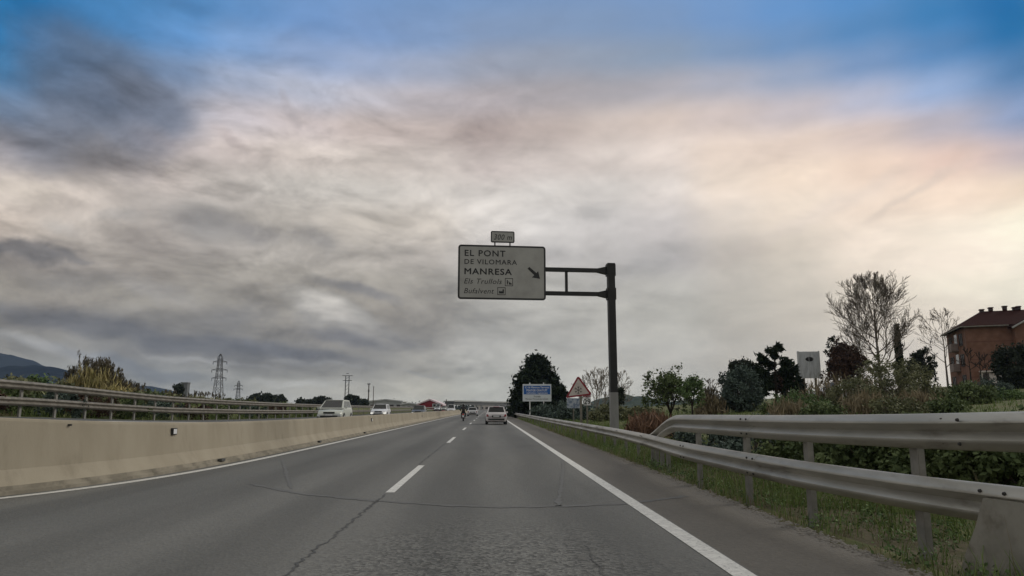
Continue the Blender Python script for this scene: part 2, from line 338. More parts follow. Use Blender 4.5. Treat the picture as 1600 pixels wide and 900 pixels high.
M['roof_tile'] = mat('dark clay roof tile', (.030, .013, .012), (.055, .024, .02), rough=.95, scale=5, stretch=(4, 1, 1), spec=.02, bump=.6, bscale=8)
M['render_white'] = mat('off white render', (.58, .52, .48), (.68, .62, .57), rough=.85, scale=1.5)
M['window_dark'] = mat('dark window glass', (.02, .022, .025), rough=.15, spec=.6)
M['frame_dark'] = mat('dark window frame', (.05, .035, .03), rough=.6)
M['red_wall'] = mat('dark red cladding', (.26, .010, .022), (.30, .015, .028), rough=.6, scale=1, stretch=(8, 1, 1))
M['pale_trim'] = mat('pale pink roof edge', (.72, .58, .60), rough=.6)
M['grey_wall'] = mat('pale grey cladding', (.36, .37, .36), (.44, .45, .44), rough=.7, scale=.4, stretch=(6, 6, 1))
M['grey_roof'] = mat('light grey roof sheet', (.50, .51, .50), (.58, .59, .58), rough=.6, scale=.4)
M['tower_conc'] = mat('grey tower concrete', (.13, .135, .14), (.18, .185, .19), rough=.85, scale=.8)
M['girder'] = mat('dark weathered girder', (.075, .075, .072), (.11, .11, .105), rough=.7, scale=.3)
M['deck_conc'] = mat('bridge concrete', (.33, .33, .31), (.42, .42, .40), rough=.85, scale=.4)
M['steel'] = mat('pylon steel', (.07, .07, .072), (.10, .10, .102), rough=.6, metal=.3, scale=1)
M['wood'] = mat('brown wooden pole', (.075, .05, .035), rough=.85)
M['billboard'] = mat('weathered white billboard', (.50, .52, .53), (.66, .68, .69), rough=.7, scale=2.5, stretch=(5, 5, .5), dirt=((.25, .25, .25), 3, .5, .7, .6))
M['mountain'] = mat('haze blue wooded mountain', (.010, .020, .034), (.020, .032, .044), rough=1, spec=0, scale=.012, detail=8)  # woods, with some blue of the distant haze put into the colour
M['hill'] = mat('wooded hill', (.035, .05, .035), (.08, .095, .065), rough=1, spec=0, scale=.02, detail=8)

# ------------------------------------------------------------------ mesh tools
class MB:
    """collects faces, then links them as one mesh object"""
    def __init__(s): s.v = []; s.f = []
    def add(s, vs, fs):
        o = len(s.v); s.v += [tuple(float(c) for c in p) for p in vs]; s.f += [tuple(i + o for i in f) for f in fs]; return s
    def box(s, c, d, rz=0.0):
        x, y, z = d[0] / 2, d[1] / 2, d[2] / 2; cs, sn = math.cos(rz), math.sin(rz)
        vs = []
        for dz in (-z, z):
            for dx, dy in ((-x, -y), (x, -y), (x, y), (-x, y)):
                vs.append((c[0] + dx * cs - dy * sn, c[1] + dx * sn + dy * cs, c[2] + dz))
        return s.add(vs, [(3, 2, 1, 0), (4, 5, 6, 7), (0, 1, 5, 4), (1, 2, 6, 5), (2, 3, 7, 6), (3, 0, 4, 7)])
    def tube(s, a, b, r0, r1=None, n=8, caps=True):
        r1 = r0 if r1 is None else r1; a = Vector(a); b = Vector(b); d = (b - a).normalized()
        q = d.orthogonal().normalized(); p = d.cross(q); vs = []
        for c, r in ((a, r0), (b, r1)):
            for i in range(n):
                t = 2 * math.pi * (i + .5) / n; vs.append(c + (q * math.cos(t) + p * math.sin(t)) * r)
        fs = [(i, (i + 1) % n, n + (i + 1) % n, n + i) for i in range(n)]
        if caps: fs += [tuple(range(n))[::-1], tuple(range(n, 2 * n))]
        return s.add(vs, fs)
    def prism(s, poly, o, ex, ey, ez, depth):
        """poly in the (ex, ey) plane at o, extruded by depth along ez"""
        o, ex, ey, ez = (Vector(t) for t in (o, ex, ey, ez)); n = len(poly)
        vs = [o + ex * x + ey * y for x, y in poly] + [o + ex * x + ey * y + ez * depth for x, y in poly]
        fs = [tuple(range(n))[::-1], tuple(range(n, 2 * n))] + [(i, (i + 1) % n, n + (i + 1) % n, n + i) for i in range(n)]
        return s.add(vs, fs)
    def sweep(s, rings, closed=True, caps=True):
        n = len(rings[0]); vs = [p for r in rings for p in r]; fs = []
        for k in range(len(rings) - 1):
            for i in range(n if closed else n - 1):
                j = (i + 1) % n; fs.append((k * n + i, k * n + j, (k + 1) * n + j, (k + 1) * n + i))
        if caps and closed: fs += [tuple(range(n))[::-1], tuple(range((len(rings) - 1) * n, len(rings) * n))]
        return s.add(vs, fs)
    def mesh(s, name, m, smooth=None):
        me = bpy.data.meshes.new(name); me.from_pydata(s.v, [], s.f); me.update(); me.materials.append(m)
        import bmesh
        bm = bmesh.new(); bm.from_mesh(me); bmesh.ops.recalc_face_normals(bm, faces=bm.faces); bm.to_mesh(me); bm.free()
        if smooth is not None:
            me.shade_smooth(); me.set_sharp_from_angle(angle=math.radians(smooth))
        return me
    def build(s, name, m, parent=None, smooth=None, **kw):
        return link(name, s.mesh(name, m, smooth), parent, **kw)
def link(name, data, parent=None, loc=None, rot=None):
    o = bpy.data.objects.new(name, data); COL.objects.link(o)
    if parent: o.parent = parent
    if loc is not None: o.location = loc
    if rot is not None: o.rotation_euler = rot
    return o
def tag(o, label=None, cat=None, group=None, kind=None):
    if label: o['label'] = label
    if cat: o['category'] = cat
    if group: o['group'] = group
    if kind: o['kind'] = kind
    return o
def empty(name, loc, rz=0.0, label=None, cat=None, group=None):
    o = bpy.data.objects.new(name, None); COL.objects.link(o); o.empty_display_size = .3
    o.location = loc; o.rotation_euler = (0, 0, rz)
    return tag(o, label, cat, group)
def copy_tree(o, parent=None):
    c = o.copy(); COL.objects.link(c)
    if parent: c.parent = parent; c.matrix_parent_inverse = o.matrix_parent_inverse
    for ch in list(o.children): copy_tree(ch, c)
    return c
def np_mesh(name, V, Q, m, tint=None):
    me = bpy.data.meshes.new(name); k = Q.shape[1]
    me.vertices.add(len(V)); me.vertices.foreach_set('co', np.ascontiguousarray(V, dtype=np.float32).ravel())
    me.loops.add(Q.size); me.loops.foreach_set('vertex_index', Q.astype(np.int32).ravel())
    me.polygons.add(len(Q)); me.polygons.foreach_set('loop_start', np.arange(0, Q.size, k, dtype=np.int32))
    me.update(calc_edges=True); me.materials.append(m)
    if tint is not None:
        a = me.attributes.new('tint', 'FLOAT', 'POINT'); a.data.foreach_set('value', np.ascontiguousarray(tint, dtype=np.float32))
    return me
def curve(pts):
    """smooth monotone interpolation through (y, x) pairs"""
    ys = np.array([p[0] for p in pts], float); xs = np.array([p[1] for p in pts], float)
    d = np.diff(xs) / np.diff(ys); m = np.zeros_like(xs); m[0] = d[0]; m[-1] = d[-1]
    for i in range(1, len(xs) - 1):
        if d[i - 1] * d[i] > 0: m[i] = 2 * d[i - 1] * d[i] / (d[i - 1] + d[i])
    def f(y):
        y = float(y)
        if y <= ys[0]: return xs[0] + m[0] * (y - ys[0])
        if y >= ys[-1]: return xs[-1] + m[-1] * (y - ys[-1])
        i = int(np.searchsorted(ys, y) - 1); h = ys[i + 1] - ys[i]; t = (y - ys[i]) / h
        return (2*t**3-3*t**2+1)*xs[i] + (t**3-2*t**2+t)*h*m[i] + (-2*t**3+3*t**2)*xs[i+1] + (t**3-t**2)*h*m[i+1]
    return f

# ------------------------------------------------------------------ the road's own lines (metres: x across, y along)
def drift(y): return .0072 * y if y < 200 else 1.44 + .0072 * (y - 200)
def x_right(y): return 2.02 + drift(y)
def x_lane(y): return -1.53 + drift(y)
def x_left(y): return -5.85 + drift(y) - 1.25 * math.exp(-max(y - 11, -3) / 2.7)
def x_edge(y): return 3.42 + .011 * min(y, 60) + drift(y) * (0 if y < 60 else 1) - (drift(60) if y >= 60 else 0)
x_rail = curve([(-12, 5.5), (2, 4.75), (4.4, 4.22), (5.3, 4.0), (6.4, 3.78), (8.8, 3.60), (12, 3.58), (17, 3.88), (23, 4.08), (44, 4.15), (80, 4.35), (150, 4.85), (400, 6.6)])
def x_wall(y): return x_left(y) - .42       # road-side foot of the concrete barrier
def z_wall(y): return .92 + .27 * math.exp(-max(y - 11, -3) / 4.0)
z_bank = curve([(-20, 1.35), (15, 1.2), (25, 1.08), (34, .83), (39, .71), (55, .56), (73, .49), (130, .45), (400, .4)])
X_LRAIL = -16.4
def rise(dx): return 0.0 if dx < 1.4 else min(5.2, .072 * (dx - 1.4))
def ground_z(x, y):
    """height of the land beside the road"""
    e = x_edge(min(y, 400))
    if x > e: return rise(x - e) * (1 if y < 110 else max(.25, 1 - (y - 110) / 200)) - .02
    if x < X_LRAIL - .4:
        q = X_LRAIL - .4 - x; t_ = min(1, max(0, (q - .6) / 2.4)); t_ = t_ * t_ * (3 - 2 * t_)
        return z_bank(min(y, 400)) - .03 + (1.02 + .10 * math.sin(y * .37) + .06 * math.sin(y * 1.1 + x)) * t_ * (1 if y < 220 else max(0, 1 - (y - 220) / 200)) - min(1.2, .012 * max(0, q - 6))
    return -.1

ROWS = [-30, -20, -12, -6, -2] + [y * .8 for y in range(0, 40)] + [32 + 2 * i for i in range(1, 40)] + [112 + 8 * i for i in range(40)] + [440, 480, 540, 620, 720, 850, 1000, 1300, 1700, 2300, 2700]
def strip(name, fns, rows, m, zf=None, nseg=1):
    """sheet between two lines running along the road"""
    mb = MB(); vs = []; n = nseg + 1
    for y in rows:
        a, b = fns[0](y), fns[1](y)
        for i in range(n):
            x = a + (b - a) * i / nseg; vs.append((x, y, zf(x, y) if callable(zf) else zf))
    fs = [(k * n + i, k * n + i + 1, (k + 1) * n + i + 1, (k + 1) * n + i) for k in range(len(rows) - 1) for i in range(nseg)]
    return mb.add(vs, fs).mesh(name, m)
RR = [y for y in ROWS if y <= 700]
ys_road = sorted(set(RR))
def structure(name, me): return tag(link(name, me), kind='structure')
# ground
gv = []; cols_r = [0, .25, .6, 1.0, 1.4, 1.8, 2.4, 3, 4, 5, 6.5, 8, 10, 12, 15, 18, 22, 27, 33, 40, 50, 62, 78, 100, 140, 220, 400, 900, 1500, 2400]
cols_l = [0, .6, 1, 1.5, 2, 2.5, 3, 4, 6, 10, 16, 25, 40, 60, 100, 180, 400, 900, 1500, 2400]
for y in ROWS:
    row = []
    for c in reversed(cols_l): x = X_LRAIL - .45 - c; row.append((x, y, ground_z(x, y)))
    row.append((X_LRAIL + 1, y, z_bank(min(y, 400)) - .3)); row.append((x_wall(min(y, 400)) - 1, y, -.1))
    e = x_edge(min(y, 400)); row += [(x_wall(min(y, 400)) - .1, y, -.1), (-2, y, -.1), (e - .3, y, -.1), (e - .04, y, -.06)]
    for c in cols_r:
        x = e + c; row.append((x, y, ground_z(x, y) + (0.03 * math.sin(x * 2.1 + y * 1.3) if 1 < c < 40 else 0)))
    gv.append(row)
nc = len(gv[0])
structure('ground', MB().add([p for r_ in gv for p in r_], [(k*nc+i, k*nc+i+1, (k+1)*nc+i+1, (k+1)*nc+i) for k in range(len(gv)-1) for i in range(nc-1)]).mesh('ground', M['grass_ground']))
# carriageway, hard shoulder, opposite carriageway
structure('road', strip('road', (lambda y: x_wall(y) - .25, lambda y: x_right(y) + .12), ys_road, M['asphalt'], 0.0, 6))
# ragged outer edge of the shoulder
edge_rows = sorted(set(ys_road + [i * .12 for i in range(20, 330)]))
def ragged(y): return x_edge(y) + (.05 * math.sin(y * 5.1) + .04 * math.sin(y * 13.7 + 1) + .03 * math.sin(y * 29.0)) * (1 if y < 60 else 0)
structure('hard_shoulder', strip('hard_shoulder', (lambda y: x_right(y) + .12, ragged), edge_rows, M['shoulder'], 0.0, 2))
def z_opp(x, y):
    a = x_wall(y) - .75; b = X_LRAIL + .5; t = min(1, max(0, (x - a) / (b - a))); return .12 + (z_bank(y) - .04 - .12) * t
structure('opposite_carriageway', strip('opposite_carriageway', (lambda y: X_LRAIL - .6, lambda y: x_wall(y) - .7), [y for y in ys_road if y <= 440], M['asphalt_far'], z_opp, 4))
strip_bank = strip('left_verge', (lambda y: X_LRAIL - .9, lambda y: X_LRAIL - .6), [y for y in ys_road if y <= 440], M['soil'], lambda x, y: z_bank(min(y, 400)) - .02, 3)
structure('left_verge', strip_bank)
structure('verge_soil', strip('verge_soil', (lambda y: x_edge(y) - .02, lambda y: x_edge(y) + 1.5), edge_rows, M['soil'], lambda x, y: ground_z(x, y) + .008 + .025 * (x - x_edge(y)) * (1 + math.sin(3.1 * y + 4 * x)), 4))
# painted lines
structure('right_edge_line', strip('right_edge_line', (lambda y: x_right(y) - .095, lambda y: x_right(y) + .095), ys_road, M['paint'], .005))
structure('left_edge_line', strip('left_edge_line', (lambda y: x_left(y) - .1, lambda y: x_left(y) + .1), sorted(set(ys_road + [8 + i * .4 for i in range(30)])), M['paint'], .005))
structure('far_edge_line', strip('far_edge_line', (lambda y: X_LRAIL + 2.2, lambda y: X_LRAIL + 2.35), [y for y in ys_road if y <= 400], M['paint'], lambda x, y: z_opp(x, y) + .006))
dash_y = 11.45
for k in range(24):
    y0 = dash_y + k * 16.15; rows = [y0, y0 + 1.7, y0 + 3.5, y0 + 5.3]
    structure('lane_dash', strip('lane_dash', (lambda y: x_lane(y) - .07, lambda y: x_lane(y) + .07), rows, M['paint'], .005))
# cracks in the surface, and windscreen reflections painted on it as ribbons
def crack(pts, wd, m, name='road_crack', jag=.03, step=.12):
    out_ = []; tot = 0
    for (x0, y0), (x1, y1) in zip(pts[:-1], pts[1:]):
        L = math.hypot(x1 - x0, y1 - y0); k = max(1, int(L / step)); nx, ny = -(y1 - y0) / L, (x1 - x0) / L
        for i in range(k):
            t = i / k; j = random.uniform(-jag, jag); ww = wd * random.uniform(.35, 1.2)
            cx, cy = x0 + (x1 - x0) * t + nx * j, y0 + (y1 - y0) * t + ny * j
            out_.append(((cx - nx * ww / 2, cy - ny * ww / 2, .0045), (cx + nx * ww / 2, cy + ny * ww / 2, .0045)))
    vs = [p for a in out_ for p in a]
    structure(name, MB().add(vs, [(2*i, 2*i+1, 2*i+3, 2*i+2) for i in range(len(out_) - 1)]).mesh(name, m))
crack([(-1.58, 3.6), (-1.56, 6.5), (-1.52, 8.5), (-1.49, 11.3)], .028, M['seal'], jag=.03, step=.06)
crack([(-1.50, 16.9), (-1.42, 27.3)], .022, M['seal'])
crack([(.95, 4.4), (.98, 7.2)], .010, M['seal'])
def gpt(px, py): d = ray(px, py); q = EYE + d * (-1.3 / d[2]); return (q[0], q[1])
crack([gpt(*p) for p in ((395, 757), (470, 772), (590, 783), (700, 790), (780, 793), (880, 791), (970, 788), (1030, 781), (1080, 774))], .17, M['reflection_streak'], 'screen_reflection', .012)  # dashboard edge mirrored in the windscreen, drawn as a ribbon on the asphalt
crack([gpt(*p) for p in ((455, 764), (446, 735), (441, 718))], .09, M['reflection_streak'], 'screen_reflection', .012)
crack([gpt(*p) for p in ((872, 791), (877, 760), (880, 735), (880, 715))], .09, M['reflection_streak'], 'screen_reflection', .012)

# far land: mountains on the left, a hill on the right
def ridge(name, prof, Dm, m, depth):
    """prof: photo points along the crest; a ridge with slopes on both sides and gullies"""
    crest = []
    xs_ = [p[0] for p in prof]
    for px in np.linspace(xs_[0], xs_[-1], 90):
        py = np.interp(px, xs_, [p[1] for p in prof]) ; q = P(px, py, Dm)
        crest.append((q[0], q[1], q[2] + Dm * .0006 * (math.sin(px * .31) + .7 * math.sin(px * .83 + 1) + .5 * math.sin(px * 1.9))))
    rings = []
    for j in range(9):
        t = (j - 4) / 4; row = []
        for i, (x, y, z) in enumerate(crest):
            gul = 1 + .10 * math.sin(i * .55 + j * .8) + .06 * math.sin(i * 1.37 - j)
            hz = max(-2, z * (1 - abs(t) ** 1.15)) * (gul if 0 < abs(t) < 1 else 1) - (2 if abs(t) == 1 else 0)
            row.append((x, y + t * depth + .05 * depth * math.sin(i * .7) * (1 - abs(t)), hz))
        rings.append(row)
    structure(name, MB().sweep(rings, closed=False).mesh(name, m, 80))
ridge('mountain', [(-260, 520), (-150, 535), (-60, 540), (0, 552), (28, 556), (62, 570), (105, 579), (150, 592), (205, 600), (240, 604), (275, 614), (330, 637)], 2150, M['mountain'], 520)
ridge('mountain', [(-300, 566), (-120, 566), (0, 575), (50, 570), (90, 575), (125, 590), (165, 606), (215, 626), (250, 637)], 1350, M['mountain'], 330)
ridge('hill', [(900, 638), (940, 622), (970, 616), (1000, 620), (1040, 628), (1100, 622), (1200, 625), (1320, 637)], 1150, M['hill'], 260)

# ------------------------------------------------------------------ concrete median barrier
wall_rows = sorted(set([-12, -6, -2, 2, 5] + [7 + .5 * i for i in range(50)] + [32 + 3 * i for i in range(40)] + [155 + 10 * i for i in range(26)]))
def wall_profile(y, part):
    x, h = x_wall(y), z_wall(y)
    if part == 'body': pr = [(0.0, .11), (-.03, .14), (-.17, .36), (-.235, h - .05), (-.245, h - .055), (-.26, h - .012), (-.28, h), (-.42, h), (-.44, h - .012), (-.455, h - .05), (-.53, .36), (-.70, .0), (-.2, .0)]
    else: pr = [(.11, 0.0), (.10, .05), (.03, .07), (.012, .125), (-.10, .125), (-.10, -.02), (.11, -.02)]
    return [(x + a, y, b) for a, b in pr]
median = empty('median_barrier', (x_wall(20), 20, 0), 0, 'long beige concrete median barrier along the left edge of the road', 'barrier')
def under(o, parent):
    """keep world position when parenting to an unrotated Empty"""
    o.parent = parent; o.matrix_parent_inverse = Matrix.Translation(parent.location).inverted(); return o
under(MB().sweep([wall_profile(y, 'body') for y in wall_rows]).build('wall', M['concrete'], smooth=25), median)
under(MB().sweep([wall_profile(y, 'foot') for y in wall_rows]).build('foot', M['concrete_foot']), median)
for px, py, y, s in ((310, 674, 15.6, 1.0), (575, 656, 40, 1.2), (97, 664, 12.6, .22), (660, 650, 70, .8)):
    hgt = P(px, py, y)[2]; fx = x_wall(y) - .17 - .065 * (hgt - .36) / (z_wall(y) - .4)
    hb = MB().box((fx + .018, y, hgt), (.05, .19 * s, .14 * s)).build('reflector', M['trim']); under(hb, median)
    if s > .5:
        pl = MB().box((fx + .035, y - .01, hgt), (.03, .15 * s, .10 * s)).build('reflector_face', M['white_plate'], hb)
for px, py in ((343, 720), (512, 689), (585, 674)):
    q = gpt(px, py + 5); y = q[1]
    under(MB().box((x_wall(y) + .075, y, .095), (.09, .24, .06)).build('drain_slot', M['seal']), median)

# ------------------------------------------------------------------ steel guardrails
_wh = [(0, .155), (.010, .166), (.066, .206), (.080, .220), (.081, .234), (.070, .250), (.022, .296), (0, .306)]
M['flared_panel'] = mat('dull beige panel', (.22, .21, .175), (.30, .285, .24), rough=.6, metal=.2, scale=3, dirt=((.12, .10, .07), 4, .5, .7, .6))
W_PROF = [(x_, .31 - z_) for x_, z_ in reversed(_wh)] + _wh[1:]
def beam_mesh(xf, zt, y0, y1, side, step=.5, off=0.0, m='galv'):
    """W-shaped beam; its waves face 'side' (-1: towards smaller x)"""
    k = max(1, int(round((y1 - y0) / step))); rings = []
    for i in range(k + 1):
        y = y0 + (y1 - y0) * i / k; x, z = xf(y), zt(y) - .31
        fr = [(x + side * (a + off), y, z + b) for a, b in W_PROF]; bk = [(x + side * (a + off - .006), y, z + b) for a, b in reversed(W_PROF)]
        rings.append(fr + bk)
    return MB().sweep(rings).mesh('rail_beam', M[m], 40)
post_mb = MB()
def c_post(h):
    """open C-section post, its open side along the rail"""
    b = MB(); b.box((0, 0, h / 2 - .2), (.008, .12, h + .4)); b.box((.03, .056, h / 2 - .2), (.06, .008, h + .4)); b.box((.03, -.056, h / 2 - .2), (.06, .008, h + .4)); b.box((.056, .04, h / 2 - .2), (.008, .03, h + .4)); b.box((.056, -.04, h / 2 - .2), (.008, .03, h + .4))
    return b.mesh('post', M['post'])
def spacer_mesh(): return MB().box((-.04, 0, 0), (.075, .11, .17)).mesh('spacer', M['galv_dark'])
def bolt_mesh():
    return MB().tube((0, 0, 0), (-.016, 0, 0), .016, .012, 8).mesh('bolt', M['bolt'])
SPM, BTM = spacer_mesh(), bolt_mesh()

guard = empty('guardrail', (x_rail(10), 10, 0), 0, 'weathered steel guardrail on the right verge, double height nearby', 'guardrail')
z_low = curve([(-12, .74), (4, .73), (10, .71), (25, .70), (400, .70)])
xr = lambda y: x_rail(y)
PO = .115                                   # the posts stand this far behind the beam's back
def add_beam(xf, zt, y0, y1, side, parent, off=0.0, step=.5, m='galv'):
    return under(link('rail_beam', beam_mesh(xf, zt, y0, y1, side, step, off, m)), parent)
segs = [-10.0, -6, -1.7, 2.3, 5.42, 9.4, 12.6, 17.2] + [17.2 + 4 * i for i in range(1, 27)] + [133, 149, 165, 181, 200, 225, 250, 280]
for i in range(len(segs) - 1):
    b_ = add_beam(xr, z_low, segs[i] - .16, segs[i + 1] + .16, -1, guard, (.0045 if i % 2 else 0.0), .4 if segs[i] < 25 else 1.4)
    if 2 < segs[i] < 40:
        for bz in (.06, .25):
            for by in (-.1, .1):
                link('bolt', BTM, b_, (x_rail(segs[i] + by) - .075 - b_.parent.location[0] + guard.location[0], segs[i] + by, z_low(segs[i]) - .31 + bz))
z_up = curve([(-12, 1.42), (2, 1.36), (4.8, 1.292), (6.35, 1.254), (8.3, 1.226), (13.3, 1.18), (13.8, 1.15), (17.3, .66)])
x_up = lambda y: x_rail(y) + .02 + max(0, (y - 12.5)) * .022
usegs = [-10, -6, -1.7, 2.3, 5.75, 9.6, 13.35]
for i in range(len(usegs) - 1):
    b_ = add_beam(x_up, z_up, usegs[i] - (.16 if i else 0), usegs[i + 1] + (.16 if i < len(usegs) - 2 else 0), -1, guard, (.0045 if i % 2 else 0.0), .25)
    if usegs[i] > 2:
        for bz in (.06, .25):
            for by in (-.1, .1):
                link('bolt', BTM, b_, (x_up(usegs[i]) - .075, usegs[i] + by, z_up(usegs[i]) - .31 + bz))
tag(add_beam(x_up, z_up, 13.3, 17.3, -1, guard, .003, .25), 'short end piece of the upper rail bent down to the lower one')
# broad flared beige panel under the lower beam at the near right
ep = []
for y_ in [1.5 + .35 * k for k in range(12)] + [5.5]:
    yy_ = y_
    ep.append([(x_rail(yy_) - .095, yy_ - .02, .62), (x_rail(yy_) - .12, yy_ + .06, .40), (x_rail(yy_) - .15, yy_ + .18, .16), (x_rail(yy_) - .16, yy_ + .26, -.02), (x_rail(yy_) - .13, yy_ + .26, -.02), (x_rail(yy_) - .06, yy_ - .02, .62)])
under(MB().sweep(ep).build('flared_panel', M['flared_panel'], smooth=40), guard)
posts_near = [2.2, 4.2, 6.38, 8.2, 10.05, 12.3, 15.0, 15.75, 16.4, 16.95]
TALL, LOW = c_post(1.16), c_post(.66)
def add_post(mesh, x, y, z0, parent, spacers):
    p_ = under(link('post', mesh, None, (x, y, z0)), parent)
    for sz in spacers: link('spacer', SPM, p_, (0, 0, sz))
    return p_
for y in posts_near: add_post(TALL if y < 13 else LOW, x_rail(y) + PO, y, 0.0, guard, (.56, 1.07) if y < 13 else (.56,))
y = 18.9
while y < 230:
    add_post(LOW, x_rail(y) + PO, y, 0.0, guard, (.56,)); y += 2.0 if y < 60 else 4.0

far_guard = empty('guardrail', (X_LRAIL, 40, z_bank(40)), 0, 'double height steel guardrail beyond the oncoming carriageway on the left', 'guardrail')
xl = lambda y: X_LRAIL
for zoff in (1.2, .63):
    ys_ = [6.0, 12, 16, 20] + [24.0 + 4 * i for i in range(25)] + [136, 152, 168, 184, 200, 230, 260, 300]
    for i in range(len(ys_) - 1):
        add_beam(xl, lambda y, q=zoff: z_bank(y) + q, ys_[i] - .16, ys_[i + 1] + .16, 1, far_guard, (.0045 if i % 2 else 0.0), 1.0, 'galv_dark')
y = 9.4
FM = {}
TL = c_post(1.12)
TL.transform(Matrix.Scale(-1, 4, (1, 0, 0))); TL.flip_normals()
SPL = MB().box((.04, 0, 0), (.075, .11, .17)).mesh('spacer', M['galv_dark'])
while y < 200:
    p_ = under(link('post', TL, None, (X_LRAIL - PO, y, z_bank(y))), far_guard)
    if y < 80:
        for sz in (.48, 1.05): link('spacer', SPL, p_, (0, 0, sz))
    y += 2.1 if y < 90 else 4.2

# ------------------------------------------------------------------ overhead sign
def text(body, size, m, parent, loc, rot, bold=0.0, shear=0.0, align='LEFT', spacing=1.0, name='lettering', depth=.002):
    """flat lettering; bold strokes come from doubled outlines, each a hair in front of the last"""
    c = bpy.data.curves.new(name, 'FONT'); c.body = body; c.size = size; c.align_x = align; c.shear = shear
    c.space_character = spacing; c.extrude = depth; c.resolution_u = 3
    t_ = bpy.data.objects.new(name, c); COL.objects.link(t_); bpy.context.view_layer.update()
    me0 = bpy.data.meshes.new_from_object(t_.evaluated_get(bpy.context.evaluated_depsgraph_get()))
    bpy.data.objects.remove(t_)
    V0 = [tuple(v.co) for v in me0.vertices]; F0 = [tuple(f.vertices) for f in me0.polygons]; mb = MB(); e = bold * size
    offs = [(0, 0)] if e <= 0 else [(-e, 0), (e, 0), (0, e), (0, -e), (0, 0)]
    for k, (dx, dy) in enumerate(offs): mb.add([(x + dx, y + dy, z + .0004 * k) for x, y, z in V0], F0)
    me = bpy.data.meshes.new(name); me.from_pydata(mb.v, [], mb.f); me.update(); me.materials.append(m)
    return link(name, me, parent, loc, rot)
SD = 27.0
pole_p = P(960, 665, SD); PX_, PY_ = pole_p[0], SD
gz = ground_z(PX_, PY_)
sign = empty('overhead_sign', (PX_, PY_, gz), math.radians(4.0), 'big grey-white overhead direction sign with black lettering on a cantilever pole', 'road sign')
ztop = P(957, 413, SD)[2] - gz
UPR = (math.pi / 2, 0, 0)
pole = MB(); pole.box((0, 0, ztop / 2 - .3), (.27, .27, ztop + .6)); pole.box((0, 0, ztop + .01), (.30, .30, .03))
POLE = pole.build('pole', M['pole_dark'], sign)
lowp = MB().box((0, 0, .72), (.285, .285, 2.4)).build('lower_sleeve', M['pole_grey'], sign)
MB().box((0, 0, .02), (.6, .6, .06)).build('base_plate', M['pole_grey'], sign)
# local panel frame: x to the right, z up, faces -y
def zloc(py, px=784): return P(px, py, SD if px > 850 else SD - .28)[2] - gz
def xloc(px, py=425): return (P(px, py, SD)[0] - PX_) / math.cos(math.radians(5))
xl0, xl1 = xloc(716.5), xloc(852); zb, zt_ = zloc(468.5), zloc(384)
za, zb2 = zloc(422, 900), zloc(459, 900)
for zz_ in (za, zb2):
    MB().box(((xl1 + .05 - .13) / 2 - .35, .10, zz_), (abs(xl1) - .05 + .5, .16, .15)).build('arm', M['pole_dark'], sign)
    MB().prism([(-.13, -.16), (-.13, .16), (-.5, .075), (-.5, -.075)], (0, .10 - .11, zz_), (1, 0, 0), (0, 0, 1), (0, 1, 0), .22).build('arm_bracket', M['pole_dark'], sign)
    fl = MB().box((0, .02, zz_), (.34, .30, .46)).build('arm_collar', M['pole_dark'], sign)
    for bz in (-.17, .17):
        for bx in (-.12, .12): MB().tube((bx, -.13, zz_ + bz), (bx, -.15, zz_ + bz), .02, n=6).build('bolt', M['bolt'], fl)
xs_ = xloc(885)
MB().box((xs_, .10, (za + zb2) / 2), (.10, .10, za - zb2 - .1505)).build('arm_strut', M['pole_dark'], sign)
W_, H_ = xl1 - xl0, zt_ - zb
def round_rect(w_, h_, r_, n=5):
    pts = []
    for cx, cy, a0 in ((w_ - r_, h_ - r_, 0), (r_, h_ - r_, 90), (r_, r_, 180), (w_ - r_, r_, 270)):
        for i in range(n + 1):
            a = math.radians(a0 + 90 * i / n); pts.append((cx + r_ * math.cos(a), cy + r_ * math.sin(a)))
    return pts
def sign_panel(parent, x0, z0, w_, h_, r_, bord, y, name='sign_panel', face=M['sign_white'], border=M['sign_black'], edge=.035):
    pn = MB().prism(round_rect(w_, h_, r_), (x0, y, z0), (1, 0, 0), (0, 0, 1), (0, 1, 0), edge).build(name, border, parent)
    MB().prism(round_rect(w_ - 2 * bord, h_ - 2 * bord, max(.02, r_ - bord)), (x0 + bord, y - .003, z0 + bord), (1, 0, 0), (0, 0, 1), (0, 1, 0), .004).build('sign_face', face, pn)
    return pn
PY0 = -.03
panel = sign_panel(sign, xl0, zb, W_, H_, .12, .07, PY0)
for fx in (.2, .5, .8): MB().box((xl0 + W_ * fx, PY0 + .035 + .05, zb + H_ / 2), (.08, .10, H_ * .98)).build('panel_rib', M['pole_dark'], sign)
def sx(px): return xl0 + W_ * (px - 716.5) / 135.5      # photo column on the panel -> local x
def sz(py): return zb + H_ * (468.5 - py) / 84.5
kpx = W_ / 135.5
YT = PY0 - .006
def line(body, px, base, cap, bold, shear=0.0, width_px=None, sp=1.06):
    o = text(body, cap * kpx / .70, M['sign_black'], panel, (sx(px), YT, sz(base)), UPR, bold, shear, spacing=sp)
    if width_px:
        bpy.context.view_layer.update(); o.scale[0] = width_px * kpx / max(.01, o.dimensions[0])
    return o
line('EL PONT', 725.5, 401.5, 9.3, .018, 0, 63, 1.15)
line('DE VILOMARA', 725.5, 414, 7.4, .012, 0, 81, 1.15)
line('MANRESA', 725.5, 430, 9.3, .024, 0, 73, 1.12)
line('Els Trullols', 725, 444.5, 8.0, 0, .25, 58)
line('Bufalvent', 725, 459.5, 8.0, 0, .25, 46)
